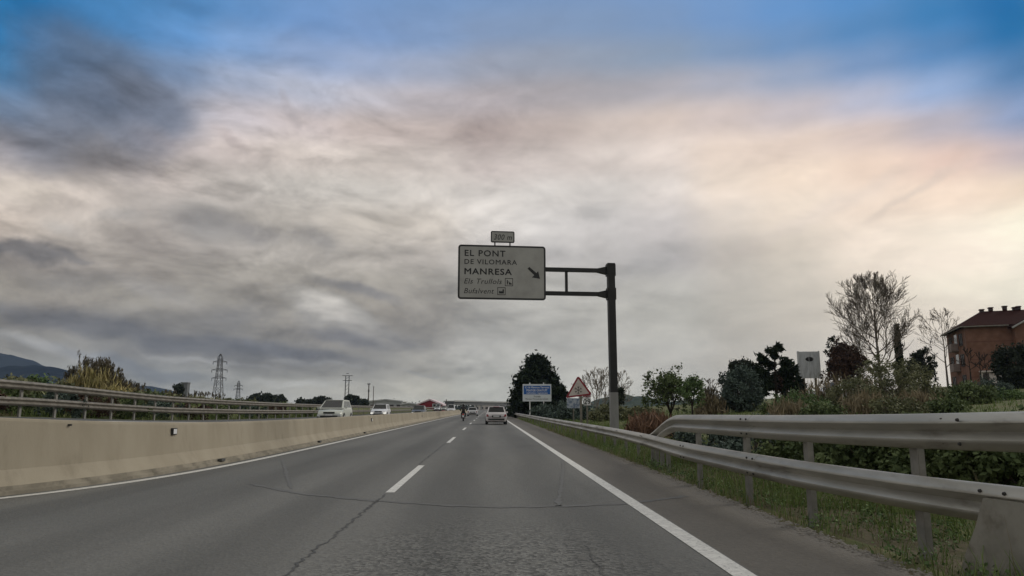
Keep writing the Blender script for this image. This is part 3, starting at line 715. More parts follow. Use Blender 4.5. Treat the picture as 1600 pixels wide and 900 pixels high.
def frame_pict(px0, py0, px1, py1, shapes):
    b = MB(); t_ = .9 * kpx
    x0, x1, z0, z1 = sx(px0), sx(px1), sz(py1), sz(py0)
    for c, d in ((((x0+x1)/2, YT, z0), (x1-x0+t_, .004, t_)), (((x0+x1)/2, YT, z1), (x1-x0+t_, .004, t_)), ((x0, YT, (z0+z1)/2), (t_, .004, z1-z0-t_)), ((x1, YT, (z0+z1)/2), (t_, .004, z1-z0-t_))): b.box(c, d)
    for poly in shapes: b.prism([(sx(a), sz(c)) for a, c in poly], (0, YT - .001, 0), (1, 0, 0), (0, 0, 1), (0, 1, 0), .003)
    b.build('pictogram', M['sign_black'], panel)
frame_pict(789, 435.5, 800.5, 447, [[(791.5, 438), (793, 438), (793, 445), (791.5, 445)], [(794.5, 445), (794.5, 443), (796, 440.5), (797.5, 443), (799, 443), (799, 445)], [(793, 441), (795, 440), (795, 441), (793, 442.2)]])
frame_pict(777.5, 450, 789, 461, [[(779.5, 459), (779.5, 454.5), (782, 456.2), (782, 454.5), (784.5, 456.2), (785, 452.5), (787, 452.5), (787, 459)]])
ar = [(823.5, 419.5), (826.5, 416.8), (837.5, 426.2), (840.2, 423), (843, 435.2), (830.5, 433.2), (834, 429.6)]
MB().prism([(sx(a), sz(c)) for a, c in ar], (0, YT - .001, 0), (1, 0, 0), (0, 0, 1), (0, 1, 0), .004).build('arrow', M['sign_black'], panel)
dz0, dz1 = sz(379.5), sz(361.3)
dp = sign_panel(sign, sx(766.5), dz0, 37 * kpx, dz1 - dz0, .06, .045, PY0, 'distance_plate')
for q in (773, 796.5): MB().box((sx(q), PY0 + .05, (dz0 + zt_) / 2), (.05, .04, dz0 - zt_ + .3)).build('plate_bracket', M['pole_dark'], dp)
t3 = text('300 m', 8.6 * kpx / .7, M['sign_black'], dp, (sx(770.5), YT, sz(375)), UPR, .005, .25, spacing=1.1); t3.scale[0] = 28 * kpx / max(.01, t3.dimensions[0])

# ------------------------------------------------------------------ blue toll information board
BD = 80.0
b0, b1 = P(816.7, 627.2, BD), P(861.3, 600.2, BD); bw, bh = b1[0] - b0[0], b1[2] - b0[2]
bgz = min(ground_z(b0[0], BD), .35)
board = empty('information_board', ((b0[0] + b1[0]) / 2, BD, bgz), 0, 'white and blue toll information board on two white posts before the pine', 'road sign')
ox, oz = -bw / 2, b0[2] - bgz
bp_ = MB().box((0, 0, oz + bh / 2), (bw, .06, bh)).build('board_panel', M['board_white'], board)
def bx_(f): return ox + bw * f
def bz_(f): return oz + bh * (1 - f)
blue = MB().box((0, -.034, bz_(.345)), (bw * .93, .008, bh * .50)).build('blue_field', M['board_blue'], bp_)
def btext(body, fx0, fx1, fb_, size, m, bold=.01):
    o = text(body, size, m, bp_, ((bx_(fx0) + bx_(fx1)) / 2, -.041, bz_(fb_)), UPR, bold, 0, 'CENTER'); bpy.context.view_layer.update()
    o.scale[0] = (fx1 - fx0) * bw / max(.01, o.dimensions[0]); return o
btext('C-16 Manresa-Terrassa', .08, .93, .24, bh * .15, M['white_plate'], .018)
btext('PEATGE GRATUÏT', .13, .86, .42, bh * .17, M['white_plate'], .02)
btext('vehicles registrats', .13, .87, .555, bh * .13, M['white_plate'], .014)
btext('Túnels', .38, .62, .76, bh * .12, M['sign_black'], .014)
btext('Manresa i Terrassa de tornada', .10, .88, .89, bh * .10, M['sign_black'], .01)
for f_ in (.25, .735):
    MB().tube((bx_(f_), .09, -.6), (bx_(f_), .09, oz + bh + .16), .062, n=10).build('post', M['white_post'], board)

# ------------------------------------------------------------------ ice warning triangle with road and kilometre plates
TD = 46.0
apex, lft, rgt = P(903, 587.5, TD), P(884, 621.5, TD), P(924.5, 616.5, TD)
tgz = ground_z(apex[0], TD)
warn = empty('warning_sign', (P(907.5, 650, TD)[0], TD, tgz), 0, 'red bordered triangular ice warning sign leaning to one side beside the pole', 'road sign')
def loc2(p): return (p[0] - warn.location[0], p[2] - tgz)
tri = [loc2(lft), loc2(rgt), loc2(apex)]
cx_, cz_ = sum(p[0] for p in tri) / 3, sum(p[1] for p in tri) / 3
def scaled(s): return [(cx_ + (a - cx_) * s, cz_ + (b - cz_) * s) for a, b in tri]
def clipped(s, c=.07):
    t_ = scaled(s); o_ = []
    for i in range(3):
        p, a, b = t_[i], t_[i - 1], t_[(i + 1) % 3]
        for q in (a, b): o_.append((p[0] + (q[0] - p[0]) * c, p[1] + (q[1] - p[1]) * c))
    return o_
tp = MB().prism(clipped(1.04), (0, -.09, 0), (1, 0, 0), (0, 0, 1), (0, 1, 0), .03).build('triangle_plate', M['sign_red'], warn)
MB().prism(clipped(.80, .03), (0, -.094, 0), (1, 0, 0), (0, 0, 1), (0, 1, 0), .005).build('triangle_face', M['sign_pinkwhite'], tp)
sf = MB(); rr = .25
for k in range(3):
    a = math.pi / 2 + k * math.pi / 3; dx, dz = math.cos(a), math.sin(a)
    c0 = (cx_ - .02, -.097, cz_ - .05)
    sf.tube((c0[0] - dx * rr, c0[1], c0[2] - dz * rr), (c0[0] + dx * rr, c0[1], c0[2] + dz * rr), .014, n=4)
    for sgn in (-1, 1):
        for br in (-.6, .6):
            p0 = (c0[0] + sgn * dx * rr * .55, c0[1], c0[2] + sgn * dz * rr * .55); a2 = a + br + (0 if sgn > 0 else math.pi)
            sf.tube(p0, (p0[0] + math.cos(a2) * .13, p0[1], p0[2] + math.sin(a2) * .11), .012, n=4)
sf.build('snowflake', M['sign_black'], tp)
MB().box((.02, 0, (cz_ + .2) / 2 - .3), (.14, .14, cz_ + .8)).build('post', M['galv_dark'], warn)
kp = P(917.5, 627, TD)
km = empty('kilometre_sign', (kp[0], TD, ground_z(kp[0], TD)), 0, 'small white kilometre plate numbered 29 under a red road plate', 'road sign')
kz = kp[2] - km.location[2]; ku = TD / 1100
MB().box((0, 0, kz), (11.2 * ku, .03, 12.5 * ku)).build('plate', M['white_plate'], km)
text('29', 7.6 * ku / .7, M['sign_black'], km, (0, -.018, kz - 4.4 * ku), UPR, .02, 0, 'CENTER')
text('km', 2.4 * ku / .55, M['sign_black'], km, (0, -.018, kz + 3.9 * ku), UPR, .01, 0, 'CENTER')
rp = MB().box((0, 0, kz + 9.2 * ku), (11.2 * ku, .03, 5.4 * ku)).build('road_number_plate', M['sign_red'], km)
text('C-55', 3.2 * ku / .7, M['white_plate'], rp, (0, -.018, kz + 7.6 * ku), UPR, .02, 0, 'CENTER')
MB().box((0, .06, kz / 2), (.10, .08, kz + 1.1)).build('post', M['galv_dark'], km)
# pale blue panel on a post, behind the triangle
sp_ = P(896, 630, TD + 6)
ps = empty('blue_panel', (sp_[0], TD + 6, ground_z(sp_[0], TD + 6)), 0, 'faded blue panel half hidden under the warning triangle', 'road sign')
pz = sp_[2] - ps.location[2]
MB().box((0, 0, pz), (.95, .03, .72)).build('panel', mat('faded blue sheet', (.16, .21, .30), (.42, .46, .52), rough=.6, scale=5, contrast=(.4, .6)), ps)
MB().box((0, .06, pz / 2 - .2), (.08, .08, pz + .6)).build('post', M['galv_dark'], ps)

# ------------------------------------------------------------------ vehicles (built facing +y, origin on the ground under the middle)
def quad_panel(mb, a, b, c, d, u0, u1, v0, v1, off):
    """inset patch on the face a b c d (a-b bottom, d-c top), pushed out along its normal"""
    a, b, c, d = (Vector(t) for t in (a, b, c, d))
    nrm = (b - a).cross(d - a).normalized()
    def q(u, v): return (a * (1 - u) + b * u) * (1 - v) + (d * (1 - u) + c * u) * v
    o = [q(u0, v0), q(u1, v0), q(u1, v1), q(u0, v1)]
    mb.add([p + nrm * off for p in o] + [p - nrm * .01 for p in o], [(0, 1, 2, 3), (0, 4, 5, 1), (1, 5, 6, 2), (2, 6, 7, 3), (3, 7, 4, 0)])
def car(name, label, paint, L, Wd, H, prof, cabin, wheel_y, rw=.31, lit=False, tail_tall=True, group=None, van=False, detail=True):
    """prof: stations (y, z bottom, z shoulder) along the lower body; cabin: (y rear belt, y front belt, y rear roof, y front roof, z belt)"""
    root = empty(name, (0, 0, 0), 0, label, 'van' if van else 'car', group)
    hw = Wd / 2; rings = []
    for (y, z0, z1, k) in prof:
        w_ = hw * k; zm = z0 + (z1 - z0) * .55
        rings.append([(-w_ * .86, y, z0), (-w_ * .97, y, z0 + .10), (-w_, y, zm), (-w_ * .965, y, z1 - .07), (-w_ * .86, y, z1), (0, y, z1 + .03),
                      (w_ * .86, y, z1), (w_ * .965, y, z1 - .07), (w_, y, zm), (w_ * .97, y, z0 + .10), (w_ * .86, y, z0)])
    MB().sweep(rings).build('body', paint, root, 38)
    yb0, yb1, yr0, yr1, zb_ = cabin; wb, wr = hw * .90, hw * .72
    B = [(-wb, yb0, zb_), (wb, yb0, zb_), (wb, yb1, zb_), (-wb, yb1, zb_)]; zr = H - .05
    T = [(-wr, yr0, zr), (wr, yr0, zr), (wr, yr1, zr), (-wr, yr1, zr)]
    cb = MB().add(B + T, [(0, 1, 5, 4), (1, 2, 6, 5), (2, 3, 7, 6), (3, 0, 4, 7), (4, 5, 6, 7)])
    cabo = cb.build('cabin', paint, root)
    rf = [[(-wr - .01, y, zr - .004), (-wr * .8, y, zr + .03 * k), (0, y, zr + .05 * k), (wr * .8, y, zr + .03 * k), (wr + .01, y, zr - .004)] for y, k in ((yr0 - .04, .5), (yr0 + .25, 1), (yr1 - .25, 1), (yr1 + .05, .3))]
    MB().sweep(rf).build('roof', paint, root, 40)
    g = MB(); quad_panel(g, B[0], B[1], T[1], T[0], .07, .93, .14, .92, .008); g.build('rear_window', M['glass'], cabo)
    g = MB(); quad_panel(g, B[2], B[3], T[3], T[2], .05, .95, .10, .95, .008); g.build('windscreen', M['glass'], cabo)
    for a, b, c, d in ((B[1], B[2], T[2], T[1]), (B[3], B[0], T[0], T[3])):
        for u0, u1 in ((.10, .36), (.40, .66), (.69, .93)):
            if van and u0 < .5: continue
            g = MB(); quad_panel(g, a, b, c, d, u0, u1, .12, .88, .008); g.build('side_window', M['glass'], cabo)
    yr_, yf_ = prof[0][0], prof[-1][0]; zsh = prof[0][2]
    for sx_ in (-1, 1):
        for wy in wheel_y:
            ar_ = MB().tube((sx_ * (hw - .16), wy, rw), (sx_ * (hw + .004), wy, rw), rw + .055, n=18).build('wheel_arch', M['trim'], root)
            wh = MB().tube((sx_ * (hw - .2), wy, rw), (sx_ * (hw + .012), wy, rw), rw, n=20).build('wheel', M['tyre'], root)
            rim = MB().tube((sx_ * hw, wy, rw), (sx_ * (hw + .02), wy, rw), rw * .62, rw * .55, n=14).build('rim', M['rim'], wh)
        # rear lamps, headlamps, mirrors
        zl = zsh - (.20 if tail_tall else .14)
        MB().prism([(-sx_ * .0, 0), (sx_ * .19, .03), (sx_ * .16, .22), (sx_ * .03, .17)], (sx_ * hw * .72, yr_ - .055, zsh - .24), (1, 0, 0), (0, 0, 1), (0, 1, 0), .09).build('tail_lamp', M['tail'], root)
        MB().box((sx_ * hw * .80, yr_ - .03, zsh - .30), (.14, .06, .07)).build('reversing_lamp', M['lamp_clear'], root)
        zh = prof[-1][2] - .06
        hl = MB().prism([(0, 0), (hw * .40, .02), (hw * .38, .15), (hw * .08, .13)] if sx_ > 0 else [(0, 0), (-hw * .08, .13), (-hw * .38, .15), (-hw * .40, .02)], (sx_ * hw * .50, yf_ + .02, zh - .10), (1, 0, 0), (0, 0, 1), (0, -1, 0), .16).build('headlamp', M['lamp_lit'] if lit else M['lamp_clear'], root)
        MB().box((sx_ * (hw + .06), yb1 - .45, zb_ + .06), (.17, .10, .13)).build('mirror', paint if not van else M['trim'], root)
    MB().box((0, yr_ - .02, prof[0][1] + .06), (hw * 1.5, .07, .13)).build('rear_bumper_trim', M['trim'], root)
    MB().box((0, yr_ - .04, prof[0][1] + .29), (.72, .06, .16)).build('plate_recess', M['trim'], root)
    MB().box((0, yr_ - .075, prof[0][1] + .29), (.5, .02, .11)).build('rear_plate', M['plate'], root)
    gr = MB().box((0, yf_ + .015, prof[-1][1] + .36), (hw * .86, .06, .11)).build('grille', M['trim'], root)
    MB().box((0, yf_ + .02, prof[-1][1] + .10), (hw * 1.3, .06, .13)).build('lower_grille', M['trim'], root)
    MB().box((0, yf_ + .045, prof[-1][1] + .21), (.5, .03, .10)).build('front_plate', M['plate'], root)
    MB().box((0, 0, .24), (Wd * .80, L * .86, .14)).build('underbody', M['trim'], root)
    return root
HATCH = dict(L=4.0, Wd=1.74, H=1.49, prof=[(-1.98, .36, .86, .86), (-1.90, .26, .93, .96), (-1.5, .22, .95, 1), (0, .2, .95, 1), (.95, .2, .95, 1), (1.55, .22, .84, .98), (1.90, .26, .72, .90), (2.0, .34, .62, .80)],
             cabin=(-1.88, 1.05, -1.52, .28, .92), wheel_y=(-1.25, 1.28))
MPV = dict(L=4.4, Wd=1.80, H=1.62, prof=[(-2.2, .36, .92, .86), (-2.1, .26, 1.0, .96), (-1.6, .22, 1.02, 1), (0, .2, 1.02, 1), (1.1, .2, 1.0, 1), (1.75, .22, .86, .97), (2.1, .26, .72, .88), (2.2, .34, .60, .76)],
           cabin=(-2.08, 1.55, -1.8, .42, .98), wheel_y=(-1.35, 1.38), rw=.32)
VANP = dict(L=5.0, Wd=1.95, H=2.05, prof=[(-2.5, .36, 1.0, .95), (-2.42, .26, 1.1, 1), (0, .22, 1.1, 1), (1.3, .22, 1.1, 1), (2.1, .24, .95, .97), (2.42, .28, .8, .9), (2.5, .36, .7, .82)],
            cabin=(-2.42, 1.75, -2.36, .95, 1.08), wheel_y=(-1.55, 1.6), rw=.34, van=True)
def put(o, x, y, z, rz=0.0): o.location = (x, y, z); o.rotation_euler = (0, 0, rz); return o
lead = car('hatchback_car', 'pearl white hatchback driving just ahead in the right lane', M['car_pearl'], **HATCH)
put(lead, P(774.9, 650, 60)[0], 60, 0)
# dark rear valance strip, high brake lamp and wiper of the car ahead
MB().box((0, -2.05, .62), (1.36, .05, .022)).build('boot_seam', M['trim'], lead)
MB().box((0, -1.62, 1.43), (.5, .04, .04)).build('brake_lamp', M['tail'], lead)
MB().tube((0, -1.86, 1.02), (.30, -1.80, 1.12), .012, n=5).build('wiper', M['trim'], lead)
c2 = car('hatchback_car', 'small white hatchback far ahead in the left lane', M['car_white'], **HATCH); put(c2, P(738.5, 645, 122)[0], 122, 0)
OC = 'cars on the oncoming carriageway'
def on_opp(o, px, Dm, z=None):
    x = P(px, 640, Dm)[0]; return put(o, x, Dm, z_opp(x, Dm) + .005 if z is None else z, math.pi + .01)
m1 = car('people_carrier', 'silver green people carrier coming the other way behind the barrier', M['car_silver'], group=OC, **MPV); on_opp(m1, 524, 52)
m2 = car('hatchback_car', 'bright white oncoming hatchback with its headlamps on', M['car_white'], lit=True, group=OC, **HATCH); on_opp(m2, 595, 76)
m3 = car('saloon_car', 'dark grey oncoming car with lit headlamps, nearest the red hall', M['car_grey'], lit=True, group=OC, **HATCH); on_opp(m3, 655, 92)
m4 = car('delivery_van', 'white van far down the oncoming carriageway', M['car_white'], group=OC, **VANP); on_opp(m4, 705, 176)
pk = [(683.5, 215, M['car_white'], 'white car standing by the right end of the red hall'), (693.5, 215, M['car_silver'], 'silver car beside the far van, right of the red hall')]
for px, dm, pt, lb in pk:
    o = car('hatchback_car', lb, pt, group=OC, **HATCH); on_opp(o, px, dm, .5)
sd1 = car('hatchback_car', 'grey car on the side road beyond the right guardrail', M['car_grey'], **MPV); put(sd1, P(793.5, 641, 128)[0] + .55, 128, .25, math.pi)
sd2 = car('hatchback_car', 'white car on the side road beyond the grey car', M['car_white'], **HATCH); put(sd2, P(803, 642, 140)[0], 140, .3, math.pi)

# ------------------------------------------------------------------ scooter and rider
MD = 74.0; mx = P(724, 655, MD)[0]
bike = empty('scooter', (mx, MD, 0), 0, 'black scooter in the left lane with a lit red tail lamp', 'motorcycle')
for wy in (-.62, .68):
    wh = MB().tube((-.06, wy, .29), (.06, wy, .29), .29, n=20).build('wheel', M['tyre'], bike); MB().tube((-.065, wy, .29), (.065, wy, .29), .17, n=14).build('rim', M['rim'], wh)
MB().sweep([[(-w_, y, z0), (-w_ * 1.1, y, (z0 + z1) / 2), (-w_ * .7, y, z1), (w_ * .7, y, z1), (w_ * 1.1, y, (z0 + z1) / 2), (w_, y, z0)] for y, w_, z0, z1 in ((-.95, .08, .62, .74), (-.7, .17, .45, .80), (-.2, .19, .28, .78), (.1, .2, .26, .40), (.42, .2, .28, .42), (.56, .2, .35, .95), (.72, .12, .5, .98))]).build('body', M['bike'], bike, 50)
MB().box((0, -.25, .82), (.30, .75, .10)).build('seat', M['leather'], bike)
MB().tube((-.36, .42, 1.04), (.36, .42, 1.04), .018, n=8).build('handlebar', M['trim'], bike)
for s_ in (-1, 1): MB().box((s_ * .42, .44, 1.17), (.13, .03, .08)).build('mirror', M['trim'], bike)
MB().tube((.15, -.2, .30), (.20, -.88, .38), .055, .06, 10).build('exhaust', M['rim'], bike)
MB().box((0, -.97, .70), (.13, .05, .06)).build('tail_lamp', M['tail_lit'], bike)
MB().box((0, -.99, .50), (.20, .02, .19)).build('plate', M['plate'], bike)
MB().prism([(-.17, 0), (.17, 0), (.13, .34), (-.13, .34)], (0, .62, .98), (1, 0, 0), (0, -.3, 1), (0, 1, 0), .01).build('windshield', M['glass'], bike)
def skin_body(name, verts, edges, m, root_i, parent, sub=2):
    me = bpy.data.meshes.new(name); me.from_pydata([v[:3] for v in verts], edges, []); me.materials.append(m)
    o = link(name, me, parent); sk = o.modifiers.new('skin', 'SKIN'); sk.use_smooth_shade = True
    for i, v in enumerate(verts): me.skin_vertices[0].data[i].radius = (v[3], v[4] if len(v) > 4 else v[3]); me.skin_vertices[0].data[i].use_root = (i == root_i)
    o.modifiers.new('sub', 'SUBSURF').levels = sub; o.modifiers['sub'].render_levels = sub
    return o
vt = [(0, -.28, .92, .17, .14), (0, -.25, 1.10, .155, .12), (0, -.20, 1.30, .19, .13), (0, -.17, 1.43, .12, .10), (0, -.14, 1.52, .06)]; ed = [(0, 1), (1, 2), (2, 3), (3, 4)]
for s_ in (-1, 1):
    i0 = len(vt)
    vt += [(s_ * .19, -.17, 1.42, .075), (s_ * .30, -.02, 1.20, .058), (s_ * .33, .22, 1.06, .045), (s_ * .31, .38, 1.05, .036)]
    ed += [(3, i0), (i0, i0 + 1), (i0 + 1, i0 + 2), (i0 + 2, i0 + 3)]
    for k, fo in enumerate((-.03, -.01, .012, .034)):      # fingers closed over the grip
        j = len(vt); vt += [(s_ * .31 + fo * s_, .44, 1.066, .011), (s_ * .31 + fo * s_, .455, 1.035, .009)]; ed += [(i0 + 3, j), (j, j + 1)]
    j = len(vt); vt += [(s_ * .27, .41, 1.02, .011)]; ed += [(i0 + 3, j)]
    i1 = len(vt)
    vt += [(s_ * .12, -.22, .86, .095), (s_ * .22, .20, .80, .075), (s_ * .20, .16, .42, .052), (s_ * .20, .17, .33, .045), (s_ * .20, .30, .30, .04)]
    ed += [(0, i1), (i1, i1 + 1), (i1 + 1, i1 + 2), (i1 + 2, i1 + 3), (i1 + 3, i1 + 4)]
rider = skin_body('person', vt, ed, M['leather'], 0, None); rider.location = (mx, MD, 0)
tag(rider, 'rider in a dark jacket and black helmet seated on the scooter', 'person')
hm = MB(); rings = []
for i in range(9):
    a = math.pi * i / 8; rings.append([(.135 * math.sin(a) * math.cos(t) if 0 < i < 8 else .001 * math.cos(t), -.10 + (.155 * math.sin(a) + .001) * math.sin(t), 1.62 - .15 * math.cos(a)) for t in [2 * math.pi * k / 14 for k in range(14)]])
hm.sweep(rings).build('helmet', M['helmet'], rider, 60)
MB().box((0, .035, 1.64), (.19, .03, .09)).build('visor', M['glass'], rider)

# ------------------------------------------------------------------ plants
def seg_mesh(name, segs_, m, n=5):
    """segs_: rows of p0 p1 r0 r1"""
    A = np.array(segs_, float); p0, p1, r0, r1 = A[:, 0:3], A[:, 3:6], A[:, 6], A[:, 7]
    d = p1 - p0; d /= np.linalg.norm(d, axis=1, keepdims=True) + 1e-9
    h = np.where(np.abs(d[:, 2:3]) < .9, np.array([[0, 0, 1.0]]), np.array([[1.0, 0, 0]]))
    q = np.cross(d, h); q /= np.linalg.norm(q, axis=1, keepdims=True) + 1e-9; p = np.cross(d, q)
    t = 2 * np.pi * np.arange(n) / n; c, s = np.cos(t)[None, :, None], np.sin(t)[None, :, None]
    ring = q[:, None] * c + p[:, None] * s
    V = np.concatenate([p0[:, None] + ring * r0[:, None, None], p1[:, None] + ring * r1[:, None, None]], 1)
    i = np.arange(n); j = (i + 1) % n
    Q = np.stack([i, j, n + j, n + i], 1)[None] + (np.arange(len(A)) * 2 * n)[:, None, None]
    return np_mesh(name, V.reshape(-1, 3), Q.reshape(-1, 4), m)
def leaf_mesh(name, C_, rad, per, size, m, flat=0.0, aspect=1.7, up=0.0, shell=0.0, tint_spread=.35):
    """leaf faces scattered round the clump centres C_ (k,3); rad is a number or (k,)"""
    C_ = np.asarray(C_, float); k = len(C_); rad = np.broadcast_to(np.asarray(rad, float), (k,))
    idx = np.repeat(np.arange(k), per); N = len(idx)
    o = rng.normal(size=(N, 3)); 
    if shell: o = o / (np.linalg.norm(o, axis=1, keepdims=True) + 1e-9) * (rng.random((N, 1)) ** (1 - shell) * 1.6)
    o[:, 2] *= (1 - flat); c = C_[idx] + o * rad[idx][:, None] * .55
    a = rng.normal(size=(N, 3)); a[:, 2] += up; a /= np.linalg.norm(a, axis=1, keepdims=True) + 1e-9
    b = np.cross(a, rng.normal(size=(N, 3))); b /= np.linalg.norm(b, axis=1, keepdims=True) + 1e-9
    s = size * rng.uniform(.6, 1.35, (N, 1)); la, lb = a * s * aspect * .5, b * s * .5
    V = np.stack([c - la, c + lb - la * .1, c + la, c - lb - la * .1], 1).reshape(-1, 3)
    Q = np.arange(N * 4).reshape(N, 4)
    ct = rng.random(k); tt = np.clip(ct[idx] * (1 - tint_spread) + rng.random(N) * tint_spread, 0, 1)
    return np_mesh(name, V, Q, m, np.repeat(tt, 4))
def grow(p, d, L, r, depth, out_, tips, spread=.55, ratio=.74, kids=(2, 3), up=.12, bend=.12, rmin=.008, rr=.68, minlen=.0):
    p = np.asarray(p, float); d = np.asarray(d, float); n = 3 if depth > 2 else 2
    q = p
    for i in range(n):
        d = d + rng.normal(size=3) * bend + np.array([0, 0, up]); d /= np.linalg.norm(d)
        r2 = max(rmin, r * (1 - (1 - rr) * .7 * (i + 1) / n)); q2 = q + d * L / n
        out_.append((*q, *q2, max(rmin, r * (1 - (1 - rr) * .7 * i / n)), r2)); q = q2
        if depth > 1 and i < n - 1 and rng.random() < .75:      # side shoot
            sd_ = d + rng.normal(size=3) * spread; sd_ /= np.linalg.norm(sd_)
            grow(q, sd_, L * ratio * .8, r2 * .5, depth - 2, out_, tips, spread, ratio, kids, up, bend, rmin, rr)
    if depth <= 0: tips.append(q); return
    for k in range(rng.integers(kids[0], kids[1] + 1)):
        nd = d + rng.normal(size=3) * spread * .75; nd /= np.linalg.norm(nd)
        grow(q, nd, L * ratio * rng.uniform(.8, 1.15), r2 * rr, depth - 1, out_, tips, spread, ratio, kids, up, bend, rmin, rr)
def fit(segs_, tips, height, width=None):
    """scale a grown skeleton to the wanted height and spread"""
    A = np.array(segs_); z = A[:, 5].max(); k = height / z
    wx = np.percentile(np.abs(np.concatenate([A[:, 3], A[:, 4]])), 98); kx = k if width is None else (width / 2) / max(wx, .01)
    sc = np.array([kx, kx, k])
    A[:, 0:3] *= sc; A[:, 3:6] *= sc; A[:, 6:8] *= 1
    return A, (np.array(tips) * sc if len(tips) else np.zeros((0, 3)))
def stand(name, px, Dm, label, cat='tree', group=None, dx=0, z=None):
    p = P(px, 600, Dm); x = p[0] + dx
    return empty(name, (x, Dm, ground_z(x, Dm) if z is None else z), 0, label, cat, group)
def height_at(py, px, Dm, o): return P(px, py, Dm)[2] - o.location[2]
def px2m(n_, Dm): return n_ * Dm / F_PX

def limb(p, d, L, r, lev, out_, tips, up=.16, n=6, ang=.75, sub=.52, rmin=.012, start=1, pairs=1):
    """a branch that curves upward and carries smaller ones along its length"""
    p = np.asarray(p, float); d = np.asarray(d, float); d = d / np.linalg.norm(d)
    for i in range(n):
        d = d + rng.normal(size=3) * .10 + np.array([0, 0, up]); d /= np.linalg.norm(d)
        r0, r1 = max(rmin, r * (1 - .85 * i / n)), max(rmin, r * (1 - .85 * (i + 1) / n)); q = p + d * L / n
        out_.append((*p, *q, r0, r1)); p = q
        if lev > 0 and i >= start:
            for k in range(pairs + (rng.random() < .5)):
                s_ = rng.normal(size=3); s_ -= d * (s_ @ d); s_ /= np.linalg.norm(s_) + 1e-9
                nd = d * math.cos(ang) + s_ * math.sin(ang) * rng.uniform(.7, 1.2)
                limb(p, nd, L * sub * (1.1 - .55 * i / n) * rng.uniform(.75, 1.2), r1 * .55, lev - 1, out_, tips, up, max(3, n - 2), ang, sub, rmin, 1 if lev > 1 else 0, pairs)
    tips.append(p)
def bare_tree(px, Dm, ytop, wpx, label, depth=2, r=.16, bark=None, fork=.2, name='bare_tree', group=None, limbs=13, rmin=.012, up=.13, fuzz=0, n=6, stems=1, ang=.7, pairs=1, **_):
    o = stand(name, px, Dm, label, 'tree', group); H = height_at(ytop, px, Dm, o); W2 = px2m(wpx, Dm) / 2
    segs_, tips = [], []; bark = bark or M['bark']; tr = []
    for s_ in range(stems):
        ph = 2 * math.pi * s_ / stems + .4; off = np.array([math.cos(ph), math.sin(ph), 0]) * (0 if stems == 1 else W2 * .5)
        pts = [np.array([0, 0, -.2])]
        for i in range(1, 11):
            f = i / 10; pts.append(off * f ** 1.3 + np.array([rng.normal() * .05 * f, rng.normal() * .05 * f, H * f * (1 if s_ == 0 else .9)]))
        rad = [max(rmin, (r if stems == 1 else r * .7) * (1 - .93 * (i / 10) ** .8)) for i in range(11)]
        for i in range(10): (tr if i < 4 else segs_).append((*pts[i], *pts[i + 1], rad[i], rad[i + 1]))
        for k in range(limbs):
            f = fork + (.93 - fork) * (k + rng.random() * .5) / limbs; i = min(9, int(f * 10)); p0 = pts[i] + (pts[i + 1] - pts[i]) * (f * 10 - i)
            a = k * 2.4 + rng.normal() * .3; env = math.sin(math.pi * min(1, (f - fork) / (1 - fork) * .72 + .30)) ** .8
            L = W2 * env * rng.uniform(1.0, 1.3) * (1 if stems == 1 else .75) + .12 * H * (1 - f)
            limb(p0, (math.cos(a), math.sin(a), rng.uniform(.55, 1.0)), L, rad[i] * .5, depth, segs_, tips, up, n, ang, .5, rmin, 1, pairs)
    A = np.array(segs_); k = H / max(A[:, 5].max(), .1); A[:, [2, 5]] *= min(1, k)
    link('trunk', seg_mesh('trunk', tr, bark, 8), o); link('crown', seg_mesh('crown', A, bark, 4), o)
    if fuzz: link('buds', leaf_mesh('buds', np.array(tips), .10, fuzz, .05, M['leaf_brown']), o)
    return o
def leafy_tree(px, Dm, ytop, wpx, label, leaf, per=16, size=.12, clump=.45, depth=4, r=.12, fork=.3, spread=.6, name='leafy_tree', group=None, bark=None, up=.05, limbs=4, kids=(2, 3), extra=0):
    o = stand(name, px, Dm, label, 'tree', group); H = height_at(ytop, px, Dm, o)
    segs_, tips = [], []; top = np.array([0, 0, H * fork])
    tr = [(0, 0, -.2, 0, 0, H * fork * .5, r * 1.2, r), (0, 0, H * fork * .5, *top, r, r * .9)]
    for k in range(limbs):
        a = 2 * math.pi * (k + rng.random() * .6) / limbs; lean = rng.uniform(.2, .9)
        grow(top * rng.uniform(.75, 1), (math.cos(a) * lean, math.sin(a) * lean, 1), H * .25, r * .6, depth, segs_, tips, spread, .75, kids, up, .12, .012, .66)
    A, tp = fit(segs_, tips, H * .97, px2m(wpx, Dm) * .92)
    link('trunk', seg_mesh('trunk', tr, bark or M['bark_dark'], 8), o)
    link('limbs', seg_mesh('limbs', A, bark or M['bark_dark'], 4), o)
    link('crown', leaf_mesh('crown', tp, clump * rng.uniform(.5, 1.2, len(tp)), per, size, leaf, shell=.3), o)
    return o
def blob_points(n, w_, h_, z0, top_pow=1.0, hollow=.45):
    """clump centres through an egg-shaped crown, denser near its surface"""
    out_ = []
    while len(out_) < n:
        u = rng.uniform(-1, 1, 3); rr_ = np.linalg.norm(u)
        if rr_ > 1 or (rr_ < hollow and rng.random() < .8): continue
        out_.append((u[0] * w_ / 2, u[1] * w_ / 2, z0 + h_ / 2 + u[2] * h_ / 2))
    return np.array(out_)
